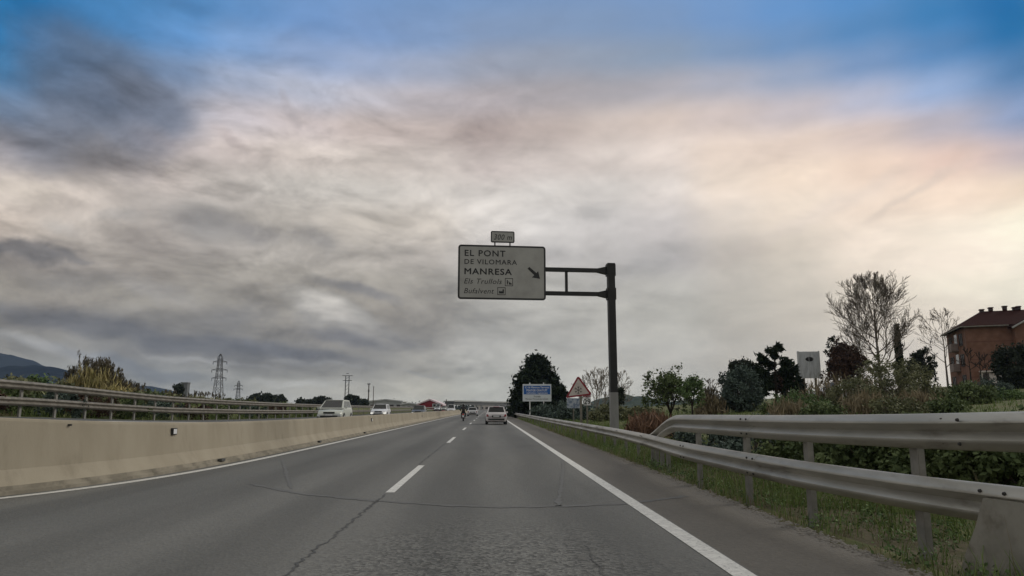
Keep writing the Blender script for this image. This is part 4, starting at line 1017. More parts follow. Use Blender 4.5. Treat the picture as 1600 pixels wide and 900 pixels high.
def shrub(px, Dm, ytop, wpx, label, leaf, n=40, per=60, size=.10, clump=.45, name='shrub', group=None, z0=0.0, z=None, stems=True, up=0.0, aspect=1.7, cat='shrub', dx=0, lump=0.5):
    o = stand(name, px, Dm, label, cat, group, dx, z); H = max(.4, height_at(ytop, px, Dm, o)); w_ = px2m(wpx, Dm)
    c = blob_points(n, w_, H * (1.12 - z0), H * z0 - .12 * H)
    # uneven outline: a few heads stick out
    c[:, 2] += lump * .35 * H * (np.sin(c[:, 0] * 6.0 / w_ * 1.7 + rng.random() * 6) * .5 + rng.normal(size=len(c)) * .25) * (c[:, 2] / H > .5)
    c[:, 2] = np.clip(c[:, 2], .05, H)
    if stems:
        st = [(rng.normal() * w_ * .04, rng.normal() * w_ * .04, -.1, *(p * np.array([.9, .9, .95])), .022, .008) for p in c[::2]]
        link('stems', seg_mesh('stems', st, M['bark'], 4), o)
    link('foliage', leaf_mesh('foliage', c, clump * rng.uniform(.6, 1.2, len(c)), per, size, leaf, shell=.3, up=up, aspect=aspect), o)
    return o
def conifer(px, Dm, ytop, wpx, label, leaf, name='pine_tree', levels=16, per=46, size=.20, r=.2, group=None, taper=1.0, droop=-.12, z0=.05, belly=.25, clump=.5, nbk=1.0):
    o = stand(name, px, Dm, label, 'tree', group); H = height_at(ytop, px, Dm, o); w_ = px2m(wpx, Dm) / 2
    br, C_ = [], []
    for i in range(levels):
        f = z0 + (1 - z0) * i / levels; zz_ = H * f
        prof = min(1, (f / belly) ** .5 if f < belly else 1) * (1 - max(0, (f - belly)) / (1 - belly)) ** (.72 * taper)
        L = max(.25, w_ * prof); nb = max(4, int((9 * (1 - f) + 4) * nbk))
        for k in range(nb):
            a = 2 * math.pi * (k + rng.random()) / nb; LL = L * rng.uniform(.72, 1.08); e_ = np.array([math.cos(a) * LL, math.sin(a) * LL, LL * (droop + .28 * f + rng.normal() * .08)])
            p0 = np.array([0, 0, zz_]); br.append((*p0, *(p0 + e_), .05 * (1 - f) + .015, .012))
            for t_ in np.linspace(.25, 1.0, max(2, int(LL / (clump * .8)))): C_.append(p0 + e_ * t_ + np.array([0, 0, .12 * t_]) + rng.normal(size=3) * .12)
    C_.append(np.array([0, 0, H * .985]))
    link('trunk', seg_mesh('trunk', [(0, 0, -.3, 0, 0, H * .5, r, r * .6), (0, 0, H * .5, 0, 0, H * .97, r * .6, .03)], M['bark_dark'], 8), o)
    link('limbs', seg_mesh('limbs', br, M['bark_dark'], 4), o)
    link('crown', leaf_mesh('crown', np.array(C_), clump * rng.uniform(.6, 1.15, len(C_)), per, size, leaf, aspect=2.6, up=.5, flat=.25), o)
    return o
def stalks(name, px, Dm, y_lo, y_hi, wpx, depth_m, n, label, leaf, cat, r=.012, plume=True, spread_m=.0, leaves=5, group=None, z=None, lean=.08, tall=0.0):
    """canes or dry stems: thin stalks with narrow leaves and a feathery head"""
    o = stand(name, px, Dm, label, cat, group, 0, z); w_ = px2m(wpx, Dm); segs_, C_, heads = [], [], []
    for i in range(n):
        u = rng.uniform(-1, 1); x = u * w_ / 2; y = rng.uniform(-.5, .5) * depth_m
        env = 1 - abs(u + rng.normal() * .12) ** 2.2
        yt = y_lo + (y_hi - y_lo) * np.clip(env * rng.uniform(.55, 1.05), .05, 1.1)
        h = max(.5, height_at(yt, px, Dm, o)) * (1.0 + (rng.uniform(.08, .25) if rng.random() < tall else 0)); lx, ly = rng.normal() * lean * h + u * lean * h * .6, rng.normal() * lean * h
        b = np.array([x, y, -.05]); m_ = np.array([x + lx * .35, y + ly * .35, h * .55]); t_ = np.array([x + lx, y + ly, h])
        segs_ += [(*b, *m_, r, r * .8), (*m_, *t_, r * .8, r * .35)]
        for k in range(leaves):
            f = rng.uniform(.1, .78); C_.append(b + (t_ - b) * f)
        if plume: heads += [t_ - (t_ - m_) * q for q in (.0, .08, .16, .24)]
    link('stalks', seg_mesh('stalks', segs_, M['leaf_dry'] if leaf in (M['leaf_cane'], M['leaf_dry']) else M['bark_pale'], 4), o)
    if leaves: link('leaves', leaf_mesh('leaves', np.array(C_), .22, 3, .07, leaf, aspect=7.5, up=2.6), o)
    if plume: link('plumes', leaf_mesh('plumes', np.array(heads), .07, 8, .04, M['leaf_plume'], aspect=4.5, up=3.0), o)
    return o

def spray_tree(px, Dm, ytop, wpx, label, leaf, name='cedar_tree', limbs=16, per=8, size=.12, clump=.16, r=.15, fork=.2, up=.05, ang=.6, rise=(.1, .5), shape=.5):
    """leader with flat spreading boughs that carry needle sprays along their outer halves"""
    o = stand(name, px, Dm, label, 'tree'); H = height_at(ytop, px, Dm, o); W2 = px2m(wpx, Dm) / 2; segs_, tips = [], []
    tr = [(0, 0, -.2, 0, 0, H * .5, r, r * .6), (0, 0, H * .5, .1, 0, H * .97, r * .6, .03)]
    for k in range(limbs):
        f = fork + (.97 - fork) * (k + rng.random() * .6) / limbs; a = k * 2.4 + rng.normal() * .4
        L = W2 * (1 - max(0, f - shape) / (1 - shape) * .8) * rng.uniform(.7, 1.2)
        limb((0, 0, H * f - L * .25), (math.cos(a), math.sin(a), rng.uniform(*rise)), L, .06, 1, segs_, tips, up, 6, ang, .55, .012)
    A = np.array(segs_); mids = (A[:, 0:3] + A[:, 3:6]) / 2; rad = np.hypot(mids[:, 0], mids[:, 1]); C_ = np.concatenate([A[:, 3:6][rad > W2 * .25], np.array(tips), [[.1, 0, H * .97]]])
    link('trunk', seg_mesh('trunk', tr, M['bark_dark'], 8), o); link('limbs', seg_mesh('limbs', A, M['bark_dark'], 4), o)
    link('crown', leaf_mesh('crown', C_, clump * rng.uniform(.6, 1.3, len(C_)), per, size, leaf, aspect=3.2, up=.35), o)
    return o
def cypress(px, Dm, ytop, wpx, label):
    o = stand('cypress_tree', px, Dm, label, 'tree'); H = height_at(ytop, px, Dm, o); W2 = px2m(wpx, Dm) / 2; C_ = []
    for i in range(170):
        f = rng.random() ** .8; rr_ = W2 * (.75 if f < .15 else 1) * (1 - max(0, f - .35) / .65) ** .75 * rng.uniform(.4, .95); a = rng.random() * 6.3
        C_.append((rr_ * math.cos(a), rr_ * math.sin(a), H * (.03 + .96 * f)))
    link('trunk', seg_mesh('trunk', [(0, 0, -.2, 0, 0, H * .9, .1, .03)], M['bark_dark'], 8), o)
    link('crown', leaf_mesh('crown', np.array(C_), .15, 26, .12, M['leaf_pine'], aspect=2.6, up=2.0), o)
# left side, beyond the far guardrail
M['leaf_plume'] = leafm('cane plumes', (.06, .053, .036), (.17, .145, .10))
stalks('giant_cane', 150, 46, 606, 557, 76, 2.4, 170, 'tall clump of olive brown giant cane with feathery heads behind the left guardrail', M['leaf_cane'], 'cane clump', leaves=10, tall=.08)
stalks('giant_cane', 205, 60, 616, 596, 40, 2.0, 60, 'low thin canes trailing off right of the tall cane clump', M['leaf_cane'], 'cane clump', leaves=6)
stalks('giant_cane', 262, 95, 622, 607, 34, 2.5, 60, 'thin row of canes left of the grey tower', M['leaf_cane'], 'cane clump', leaves=4)
stalks('giant_cane', 318, 100, 624, 611, 70, 2.5, 90, 'thin row of canes at the foot of the tall pylon', M['leaf_cane'], 'cane clump', leaves=4)
LH = [(10, 40, 592, 60, 'leaf_olive', 'brownish shrub at the left edge behind the guardrail'), (52, 42, 585, 34, 'leaf_fresh', 'small green sapling against the blue mountain'), (100, 44, 601, 80, 'leaf_olive', 'low olive shrub left of the cane clump'),
      (235, 58, 613, 60, 'leaf_mid', 'low green shrub right of the cane clump'), (300, 75, 622, 60, 'leaf_olive', 'low shrub below the grey tower'), (365, 90, 625, 70, 'leaf_mid', 'low shrub right of the tall pylon')]
for px, dm, yt, wp, lf, lb in LH: shrub(px, dm, yt, wp, lb, M[lf], n=36, per=50, size=.13, clump=.55)
for px, dm, yt, wp, lb in ((25, 31, 622, 90, 'low weedy shrub under the left guardrail, nearest'), (120, 34, 622, 110, 'low weedy shrub under the guardrail before the canes'), (230, 42, 630, 120, 'low weedy shrub under the guardrail right of the canes'), (350, 58, 634, 120, 'low weedy shrub under the guardrail by the tall pylon')):
    shrub(px, dm, yt, wp, lb, M['leaf_olive'], n=40, per=44, size=.12, clump=.5, stems=False)
for i, (Dm, off, k) in enumerate([(22.5, 1.4, 0), (25, 1.1, 1), (27.5, 1.5, 2), (30, 1.0, 0), (33, 1.3, 1), (36, 1.0, 2), (40, 1.2, 0), (44, 1.0, 1), (49, 1.3, 2), (55, 1.1, 0), (62, 1.2, 1), (70, 1.1, 2), (80, 1.2, 0), (92, 1.3, 1)]):
    x_ = X_LRAIL - off; d_ = np.array([x_, Dm, 0.0]) - EYE; rel = np.array([d_ @ _r, d_ @ _f]); px_ = CX + F_PX * rel[0] / rel[1]
    o_ = shrub(px_, Dm, 300, 4200 / Dm * .9, 'low dark weedy shrub in the row showing between the rails of the left guardrail', M[('leaf_hedge', 'leaf_brown', 'leaf_mid')[k]], n=1, per=1, name='weed_shrub', group='weedy shrubs behind the left guardrail', stems=False)
    c_ = blob_points(40, 2.6, 1.15, -.1); o_.children[0].data = leaf_mesh('foliage', c_, .3 * rng.uniform(.6, 1.2, len(c_)), 60, .075, M[('leaf_hedge', 'leaf_brown', 'leaf_mid')[k]], shell=.3)
leafy_tree(278, 150, 600, 15, 'small dark tree standing against the left of the grey tower', M['leaf_dark'], per=26, size=.3, clump=.8, depth=3)
for px, dm, yt, wp, lb in ((399, 230, 617.5, 18, 'dark pointed tree left of the pair of round trees'), (421, 230, 618, 22, 'dark round tree in the middle of the far group'), (438, 235, 619.5, 18, 'dark round tree at the right of the far group'), (412, 250, 624, 30, 'low dark hedge tree under the far group'),
                          (478, 250, 625.5, 34, 'low dark tree left of the silver people carrier'), (503, 240, 622.5, 26, 'dark tree just left of the silver people carrier'), (552, 230, 620.5, 22, 'dark round tree between the two oncoming cars'), (566, 240, 626, 22, 'low dark tree right of the round one between the oncoming cars')):
    leafy_tree(px, dm, yt, wp, lb, M['leaf_dark'], per=40, size=.5, clump=1.3, depth=3, r=.2, fork=.18)

# pylons and poles on the left
def lattice(px, Dm, ytop, wbase, wtop, arms, label, r=.09):
    o = stand('pylon', px, Dm, label, 'pylon', None); H = height_at(ytop, px, Dm, o)
    legs = MB(); br = MB()
    def c(f, sx_, sy_): ww = (wbase + (wtop - wbase) * min(1, f / .8)) / 2 * (1 if f < .93 else max(.12, (1 - f) / .07)); return (sx_ * ww, sy_ * ww, H * f)
    fs = [0, .16, .31, .44, .56, .67, .77, .86, .93, 1.0]
    for sx_, sy_ in ((-1, -1), (1, -1), (1, 1), (-1, 1)):
        lg = MB()
        for a, b in zip(fs[:-1], fs[1:]): lg.tube(c(a, sx_, sy_), c(b, sx_, sy_), r, n=4)
        lg.build('leg', M['steel'], o)
    for a, b in zip(fs[:-1], fs[1:]):
        for (p, q) in (((-1, -1), (1, -1)), ((1, -1), (1, 1)), ((1, 1), (-1, 1)), ((-1, 1), (-1, -1))):
            br.tube(c(a, *p), c(b, *q), r * .55, n=4); br.tube(c(b, *p), c(a, *q), r * .55, n=4)
    br.build('bracing', M['steel'], o)
    for f, w_ in arms:
        am = MB(); z_ = H * f; am.tube((-w_, 0, z_), (w_, 0, z_), r * .9, n=4); am.tube((-w_, 0, z_), (0, 0, z_ + H * .035), r * .7, n=4); am.tube((w_, 0, z_), (0, 0, z_ + H * .035), r * .7, n=4)
        a_ = am.build('crossarm', M['steel'], o)
        for s_ in (-1, 1): MB().tube((s_ * w_ * .97, 0, z_), (s_ * w_ * .97, 0, z_ - H * .045), r * .8, n=6).build('insulator', M['window_dark'], a_)
    return o
lattice(341.5, 330, 553, 4.6, 1.7, ((.86, 3.2), (.72, 3.6), (.58, 3.3)), 'tall lattice electricity pylon left of centre with three crossarms', .13)
lattice(373, 620, 595, 4.6, 1.7, ((.84, 3.4), (.72, 3.9)), 'small distant lattice pylon right of the tall one', .16)
tw = stand('twin_pylon', 542.5, 300, 'twin mast pylon with two short crossarms behind the silver people carrier', 'pylon'); TH = height_at(583, 542, 300, tw)
for s_ in (-1, 1): MB().tube((s_ * .75, 0, 0), (s_ * .7, 0, TH * .93), .22, .17, 8).build('mast', M['steel'], tw)
for f, w_ in ((.93, 2.2), (.80, 1.9), (.99, .5)): MB().box((0, 0, TH * f), (w_ * 2, .25, .22)).build('crossarm', M['steel'], tw)
tb = MB()
for k in range(9): tb.tube((-.72, 0, TH * .1 * k + .4), (.72, 0, TH * .1 * (k + 1) + .2), .05, n=4)
tb.build('bracing', M['steel'], tw)
for px, yt, rr_, lb, cap in ((576.5, 600, .22, 'dark utility pole with a head box, left of a pair', 1), (584, 603.5, .14, 'thin plain utility pole, right of a pair', 0), (698, 624, .14, 'thin dark pole just left of the overpass', 0)):
    o = stand('utility_pole', px, 260, lb, 'pole'); h = height_at(yt, px, 260, o)
    MB().tube((0, 0, -.3), (0, 0, h), rr_, rr_ * .8, 8).build('pole', M['wood'], o)
    if cap: MB().box((0, 0, h), (1.1, .5, .35)).build('head', M['steel'], o); MB().box((0, 0, h * .72), (.5, .5, .9)).build('transformer', M['steel'], o)
    else: MB().box((0, 0, h - .2), (.5, .12, .12)).build('crossarm', M['steel'], o)

# grey tower, sheds and red hall on the left
def frame_pts(o, px, py, Dm): p = P(px, py, Dm); return (p[0] - o.location[0], p[2] - o.location[2])
tow = stand('concrete_tower', 290, 320, 'grey square concrete tower beside a small dark tree', 'tower'); th = height_at(598, 290, 320, tow); tww = px2m(9.5, 320)
MB().box((0, 0, th / 2 - .5), (tww, tww, th + 1)).build('shaft', M['tower_conc'], tow); MB().box((0, 0, th - .1), (tww * 1.12, tww * 1.12, .5)).build('parapet', M['tower_conc'], tow)
for k in range(3): MB().box((0, -tww / 2 - .01, th * (.25 + .25 * k)), (.8, .06, 1.0)).build('window', M['window_dark'], tow)
def shed(px0, px1, ytop, Dm, depth, wall, roofm, label, ridge_=0.0, name='warehouse', bands=0, z=None):
    o = stand(name, (px0 + px1) / 2, Dm, label, 'building', None, 0, z); w_ = px2m(px1 - px0, Dm); h = height_at(ytop, (px0 + px1) / 2, Dm, o)
    he = h - ridge_
    MB().prism([(-w_/2, -1), (w_/2, -1), (w_/2, he), (0, he + max(.02, ridge_)), (-w_/2, he)], (0, 0, 0), (1, 0, 0), (0, 0, 1), (0, 1, 0), depth).build('wall', wall, o)
    rf = MB()
    for s_ in (-1, 1): rf.prism([(s_ * (w_/2 + .5), he - .1 * bool(ridge_)), (0, he + ridge_ + .05), (0, he + ridge_ + .55), (s_ * (w_/2 + .5), he + .4)], (0, -.6, 0), (1, 0, 0), (0, 0, 1), (0, 1, 0), depth + 1.2)
    rf.build('roof', roofm, o)
    for k in range(bands): MB().box((-w_/2 + w_ * (k + .5) / bands, -.04, he * .38), (w_ / bands * .55, .1, he * .5)).build('door', M['frame_dark'], o)
    return o, w_, he
red, rw_, rhe = shed(654, 690, 625.5, 260, 26, M['red_wall'], M['pale_trim'], 'dark red gabled hall with a pale roof edge left of the overpass', 1.7, 'red_hall')
MB().box((rw_ * .30, -1.2, .9), (rw_ * .34, 2.0, 1.7)).build('annexe', M['grey_wall'], red)
for k in range(2): MB().box((rw_ * (.22 + .16 * k), -2.24, 1.1), (.8, .1, .7)).build('window', M['window_dark'], red)
shed(578, 628, 625.4, 300, 18, M['grey_wall'], M['grey_roof'], 'long pale grey shed behind the white oncoming car', .6, bands=5)
shed(628, 652, 631, 290, 14, M['grey_wall'], M['grey_roof'], 'low pale grey shed joining the red hall', .4, bands=3)
shed(742, 772, 632.5, 640, 14, M['render_white'], M['grey_roof'], 'low white building seen under the overpass', .4, bands=4, z=0)

# overpass
oa, ob = P(709, 626, 480), P(806, 629, 600)
ov = empty('overpass', (oa[0], oa[1], 0), math.atan2(ob[1] - oa[1], ob[0] - oa[0]), 'long low concrete road overpass with a dark girder crossing the far road', 'bridge')
Lb = math.hypot(ob[0] - oa[0], ob[1] - oa[1]) + 30; zt2 = oa[2]
MB().box((Lb / 2, 3.5, zt2 - .35), (Lb, 8.4, .6)).build('deck', M['deck_conc'], ov)
MB().box((Lb / 2, 3.5, zt2 - 1.75), (Lb - .6, 6.6, 2.2)).build('girder', M['girder'], ov)
MB().box((Lb / 2, -.6, zt2 + .0), (Lb, .18, .55)).build('parapet', M['deck_conc'], ov)
MB().box((Lb * .47, .15, zt2 - 1.1), (Lb * .3, .1, .35)).build('fascia_band', M['deck_conc'], ov)
for f in (.02, .34, .58, .86):
    for yy in (1.5, 5.5): MB().tube((Lb * f, yy, -1), (Lb * f, yy, zt2 - 2.8), .55, n=12).build('pier', M['deck_conc'], ov)
# tree belt closing the far end of the road: too far to tell apart
far_c = []
for px in np.linspace(560, 900, 240):
    p = P(px, 640, 760 + 60 * math.sin(px)); far_c.append((p[0], p[1], rng.uniform(.5, 3.2)))
tag(link('far_trees', leaf_mesh('far_trees', np.array(far_c), 3.2, 40, 1.1, M['leaf_dark'])), kind='stuff')

# right side, from the far end towards the camera
conifer(840, 100, 558.5, 84, 'big dark pine tree behind the blue information board', M['leaf_pine'], levels=20, per=60, size=.26, taper=.9, belly=.24, z0=.04, clump=.75, droop=-.02)
shrub(806, 112, 628, 26, 'dark bush at the left foot of the big pine', M['leaf_pine'], n=40, per=60, size=.25, clump=.9)
shrub(866, 72, 632, 70, 'dark green hedge below the information board', M['leaf_hedge'], n=70, per=70, size=.16, clump=.7)
shrub(905, 66, 634, 70, 'dark hedge behind the triangular warning sign', M['leaf_hedge'], n=70, per=70, size=.16, clump=.6)
shrub(955, 58, 640, 70, 'dull olive hedge on both sides of the big sign pole', M['leaf_olive'], n=70, per=70, size=.14, clump=.55)
shrub(1000, 55, 640, 60, 'dull olive hedge left of the sparse leafy tree', M['leaf_olive'], n=50, per=70, size=.14, clump=.5)
bare_tree(932, 74, 572, 62, 'grey bare tree with many twigs behind the warning sign', r=.10, bark=M['bark_pale'], fork=.1, limbs=9, rmin=.018, stems=3, n=5)
bare_tree(966, 72, 577, 44, 'grey bare tree half behind the big sign pole', r=.10, bark=M['bark_pale'], fork=.12, limbs=9, rmin=.018, stems=2, n=5)
bare_tree(905, 82, 590, 30, 'small grey bare tree left of the warning triangle', r=.08, bark=M['bark_pale'], fork=.12, limbs=8, rmin=.018, n=5)
leafy_tree(966, 66, 606, 22, 'small dark leafy tree just right of the big sign pole', M['leaf_dark'], per=12, size=.14, clump=.45, depth=3)
stalks('dry_shrub', 1016, 27, 664, 645, 52, 1.6, 240, 'rusty brown dry shrub just behind the guardrail', M['leaf_rust'], 'shrub', r=.006, plume=False, leaves=7, lean=.12)
leafy_tree(1046, 46, 570, 86, 'sparse leafy tree with dark gappy crown behind the end of the double rail', M['leaf_mid'], per=8, size=.10, clump=.34, depth=4, r=.09, fork=.14, limbs=8, kids=(2, 3), up=.02)
leafy_tree(1080, 42, 589, 36, 'small dense green tree with a thin trunk right of the sparse tree', M['leaf_fresh'], per=18, size=.09, clump=.40, depth=3, r=.06, fork=.40)
stalks('dry_reeds', 1108, 52, 640, 606, 34, 2.0, 90, 'straw coloured dry reeds right of the small green tree', M['leaf_dry'], 'reeds', leaves=5)
bare_tree(1110, 60, 590, 30, 'thin purplish bare tree left of the dark evergreens', r=.07, rmin=.015, fork=.15, limbs=9, n=5)
leafy_tree(1158, 66, 558, 68, 'broad dark round evergreen left of the ragged cedar', M['leaf_dark'], per=22, size=.15, clump=.5, depth=4, r=.16, fork=.18, limbs=7)
shrub(1156, 54, 577, 66, 'soft rounded deep green shrub under the dark evergreen', M['leaf_hedge'], n=110, per=90, size=.12, clump=.6)
spray_tree(1212, 62, 539, 66, 'ragged dark cedar with spiky upswept branches', M['leaf_pine'], limbs=20, per=6, size=.17, clump=.17, fork=.22)
leafy_tree(1226, 66, 577, 46, 'dark tangled tree at the foot of the cedar', M['leaf_brown'], per=14, size=.14, clump=.45, depth=4, r=.09, fork=.12, limbs=5)
leafy_tree(1322, 64, 525, 66, 'dark brownish tree right of the white billboard', M['leaf_brown'], per=10, size=.11, clump=.38, depth=5, r=.14, fork=.1, limbs=7)
leafy_tree(1306, 72, 525, 32, 'dark evergreen top rising behind the brownish tree', M['leaf_dark'], per=22, size=.15, clump=.5, depth=3, r=.14, fork=.2)
bare_tree(1376, 62, 423, 106, 'big bare tree with ascending branches, tallest on the right bank', depth=2, r=.19, fork=.20, limbs=24, rmin=.013, up=.14, n=7, ang=.66, pairs=2)
cypress(1409, 66, 507, 13, 'narrow dark cypress beside the big bare tree')
leafy_tree(1444, 72, 541, 44, 'dark bushy tree between the cypress and the brick building', M['leaf_dark'], per=9, size=.11, clump=.36, depth=5, r=.12, fork=.12)
bare_tree(1481, 92, 479, 56, 'slender bare tree at the left corner of the brick building', r=.15, fork=.25, limbs=15, rmin=.018, n=6)
shrub(1590, 62, 533, 58, 'dark round bushy tree in front of the brick gable', M['leaf_dark'], n=130, per=90, size=.14, clump=.6, name='leafy_tree', cat='tree', lump=.2)
for px, yt, wp, lb in ((1518, 541, 26, 'small bare pruned tree before the brick corner, leftmost of four'), (1534, 548, 18, 'small bare tree before the plain brick wall, second of four'), (1543, 550, 16, 'small bare tree before the plain brick wall, third of four'), (1560, 553, 16, 'small bare tree by the white doorway, rightmost of four')):
    bare_tree(px, 70, yt, wp, lb, depth=1, r=.11, fork=.45, limbs=6, rmin=.03, group='bare trees before the brick building', bark=M['bark_dark'], n=5)
SAPS = [(1236, 600, 'thin straw sapling at the foot of the cedar'), (1262, 590, 'thin straw saplings below the white billboard'), (1282, 575, 'thin straw saplings right of the billboard legs'), (1305, 570, 'thin straw saplings before the brownish tree'), (1328, 578, 'thin straw saplings below the brownish tree, right end'), (1350, 575, 'thin straw saplings left of the big bare tree')]
for px, yt, lb in SAPS:
    stalks('dry_sapling', px, 44, yt + 34, yt, 26, 2.0, 26, lb, M['leaf_dry'], 'sapling', r=.014, plume=False, leaves=3, lean=.06)
bank = [(1395, 46, 556, 116, 'leaf_olive', 'large twiggy olive shrub below the big bare tree', 210, 46), (1330, 42, 594, 84, 'leaf_olive', 'olive green shrub on the bank left of the largest olive one', 110, 44), (1250, 42, 614, 90, 'leaf_fresh', 'bright green low shrub below the billboard', 70, 44), (1208, 46, 630, 50, 'leaf_mid', 'low green shrub left of the bright one', 40, 40),
        (1447, 42, 596, 66, 'leaf_olive', 'olive shrub right of the large twiggy one', 50, 36), (1510, 38, 603, 84, 'leaf_mid', 'dense dark green shrub before the brick building', 100, 50), (1572, 40, 622, 50, 'leaf_fresh', 'green shrub at the right edge below the brick building', 50, 44), (1548, 54, 594, 60, 'leaf_hedge', 'bluish dark shrub along the foot of the brick wall', 70, 50),
        (1286, 34, 634, 66, 'leaf_mid', 'dark green shrub just above the upper rail, left of centre', 50, 40), (1400, 32, 622, 90, 'leaf_olive', 'olive tangle just above the upper rail', 60, 36), (1475, 31, 626, 60, 'leaf_mid', 'green tangle above the upper rail near the right edge', 50, 40)]
for px, dm, yt, wp, lf, lb, n, pr in bank: shrub(px, dm, yt, wp, lb, M[lf], n=n, per=pr, size=.085, clump=.42)
for px, dm, y0_, yt, wp, lb in ((1350, 36, 636, 604, 60, 'dry straw stems between the green and olive shrubs'), (1432, 36, 634, 606, 60, 'dry straw stems below the cypress'), (1232, 36, 640, 622, 50, 'short dry straw stems left of the bright green shrub')):
    stalks('dry_weeds', px, dm, y0_, yt, wp, 2.0, 90, lb, M['leaf_dry'], 'dry weeds', r=.006, plume=False, leaves=4, lean=.12)
und = [(1105, 17, 668, 110), (1175, 15.5, 668, 110), (1240, 14, 664, 120), (1300, 12.5, 664, 130), (1370, 11.5, 662, 130), (1440, 10.5, 660, 140), (1520, 9.8, 658, 150), (1600, 9.2, 655, 160), (1330, 18, 655, 150), (1480, 16, 654, 150), (1560, 20, 650, 150), (1420, 22, 650, 150), (1225, 22, 654, 130), (1700, 9, 655, 160), (1150, 26, 652, 110)]
for px, dm, yt, wp in und:
    shrub(px, dm, yt, wp, 'low bluish dark bramble in the tangle behind the double guardrail', M['leaf_hedge'] if (px // 5) % 2 else M['leaf_mid'], n=60, per=90, size=.055, clump=.26, name='bramble', group='brambles behind the double guardrail', stems=True)

# white billboard on the bank
bb = stand('billboard', 1266, 68, 'weathered white billboard with a dark oval emblem standing on two legs', 'billboard'); bbz = height_at(591, 1266, 68, bb); bbt = height_at(549.5, 1266, 68, bb); bbw = px2m(31, 68)
bb.rotation_euler[2] = -.22
bpn = MB().box((0, 0, (bbz + bbt) / 2), (bbw, .35, bbt - bbz)).build('panel', M['billboard'], bb)
for s_ in (-1, 1):
    MB().box((s_ * bbw / 2, 0, (bbz + bbt) / 2), (.10, .45, bbt - bbz + .1)).build('frame_post', M['grey_roof'], bb)
    MB().box((s_ * bbw * .28, .1, bbz / 2 - .2), (.18, .18, bbz + .4)).build('leg', M['galv_dark'], bb)
for k in range(5): MB().box((-bbw / 2 + bbw * (k + .5) / 5, -.19, (bbz + bbt) / 2), (.03, .03, bbt - bbz)).build('batten', M['grey_roof'], bb)
MB().prism([(.38 * math.cos(t), .22 * math.sin(t)) for t in [2 * math.pi * k / 20 for k in range(20)]], (.05, -.20, bbt - .75), (1, 0, 0), (0, 0, 1), (0, 1, 0), .02).build('emblem', M['sign_black'], bpn)

# brick apartment building on the bank
A_ = P(1507, 511, 85); bz0 = 2.6
bld = empty('brick_building', (A_[0], A_[1], bz0), -.41, 'red brown brick apartment building with a dark tiled roof on the bank', 'building')
M['balcony'] = mat('dull pink balcony render', (.24, .19, .17), (.30, .24, .21), rough=.9)
E = A_[2] - bz0; WF, DP = 4.9, 11.0      # eave height, width of the plain front, depth of the left side
MB().prism([(0, 0), (WF + 14, 0), (WF + 14, E), (0, E)], (0, 0, 0), (1, 0, 0), (0, 0, 1), (0, 1, 0), DP).build('wall', M['brick'], bld)
# wing towards the camera with its gable
WX0, WX1, WY = WF, WF + 15, -1.2; rise_g = 4.4
MB().prism([(WX0, 0), (WX1, 0), (WX1, E - .3), ((WX0 + WX1) / 2, E - .3 + rise_g), (WX0, E - .3)], (0, WY, 0), (1, 0, 0), (0, 0, 1), (0, 1, 0), 9).build('wing_wall', M['brick'], bld)
def slab(mb, pts, th_):
    pts = [Vector(p) for p in pts]; n_ = (pts[1] - pts[0]).cross(pts[2] - pts[0]).normalized()
    if n_.z < 0: n_ = -n_
    k = len(pts); mb.add(pts + [p + n_ * th_ for p in pts], [tuple(range(k))[::-1], tuple(range(k, 2 * k))] + [(i, (i + 1) % k, k + (i + 1) % k, k + i) for i in range(k)])
RZ = E + 2.35; oh = .55; mid = DP / 2
rf = MB()
slab(rf, [(-oh, -oh, E - .05), (WF + 14, -oh, E - .05), (WF + 14, mid, RZ), (3.2, mid, RZ)], .16)
slab(rf, [(-oh, DP + oh, E - .05), (-oh, -oh, E - .05), (3.2, mid, RZ)], .16)
slab(rf, [(WF + 14, DP + oh, E - .05), (-oh, DP + oh, E - .05), (3.2, mid, RZ), (WF + 14, mid, RZ)], .16)
roof = rf.build('roof', M['roof_tile'], bld)
wr_ = MB(); mx_ = (WX0 + WX1) / 2
slab(wr_, [(WX0 - .35, WY - .5, E - .42), (mx_, WY - .5, E - .2 + rise_g), (mx_, mid + 2, E - .2 + rise_g), (WX0 - .35, mid + 2, E - .42)], .16)
slab(wr_, [(WX1 + .35, WY - .5, E - .42), (mx_, WY - .5, E - .2 + rise_g), (mx_, mid + 2, E - .2 + rise_g), (WX1 + .35, mid + 2, E - .42)], .16)
wr_.build('wing_roof', M['roof_tile'], bld)
vg = MB()
for s0, s1 in (((WX0 - .36, E - .46), (mx_, E - .24 + rise_g)), ((WX1 + .36, E - .46), (mx_, E - .24 + rise_g))): vg.tube((s0[0], WY - .56, s0[1]), (s1[0], WY - .56, s1[1]), .11, n=6)
vg.build('verge_board', M['deck_conc'], bld)
MB().tube((-oh - .05, -oh - .06, E - .03), (WF - .4, -oh - .06, E - .03), .09, n=8).build('gutter', M['galv_dark'], bld)
MB().tube((-oh - .06, -oh, E - .03), (-oh - .06, DP + oh, E - .03), .09, n=8).build('gutter', M['galv_dark'], bld)
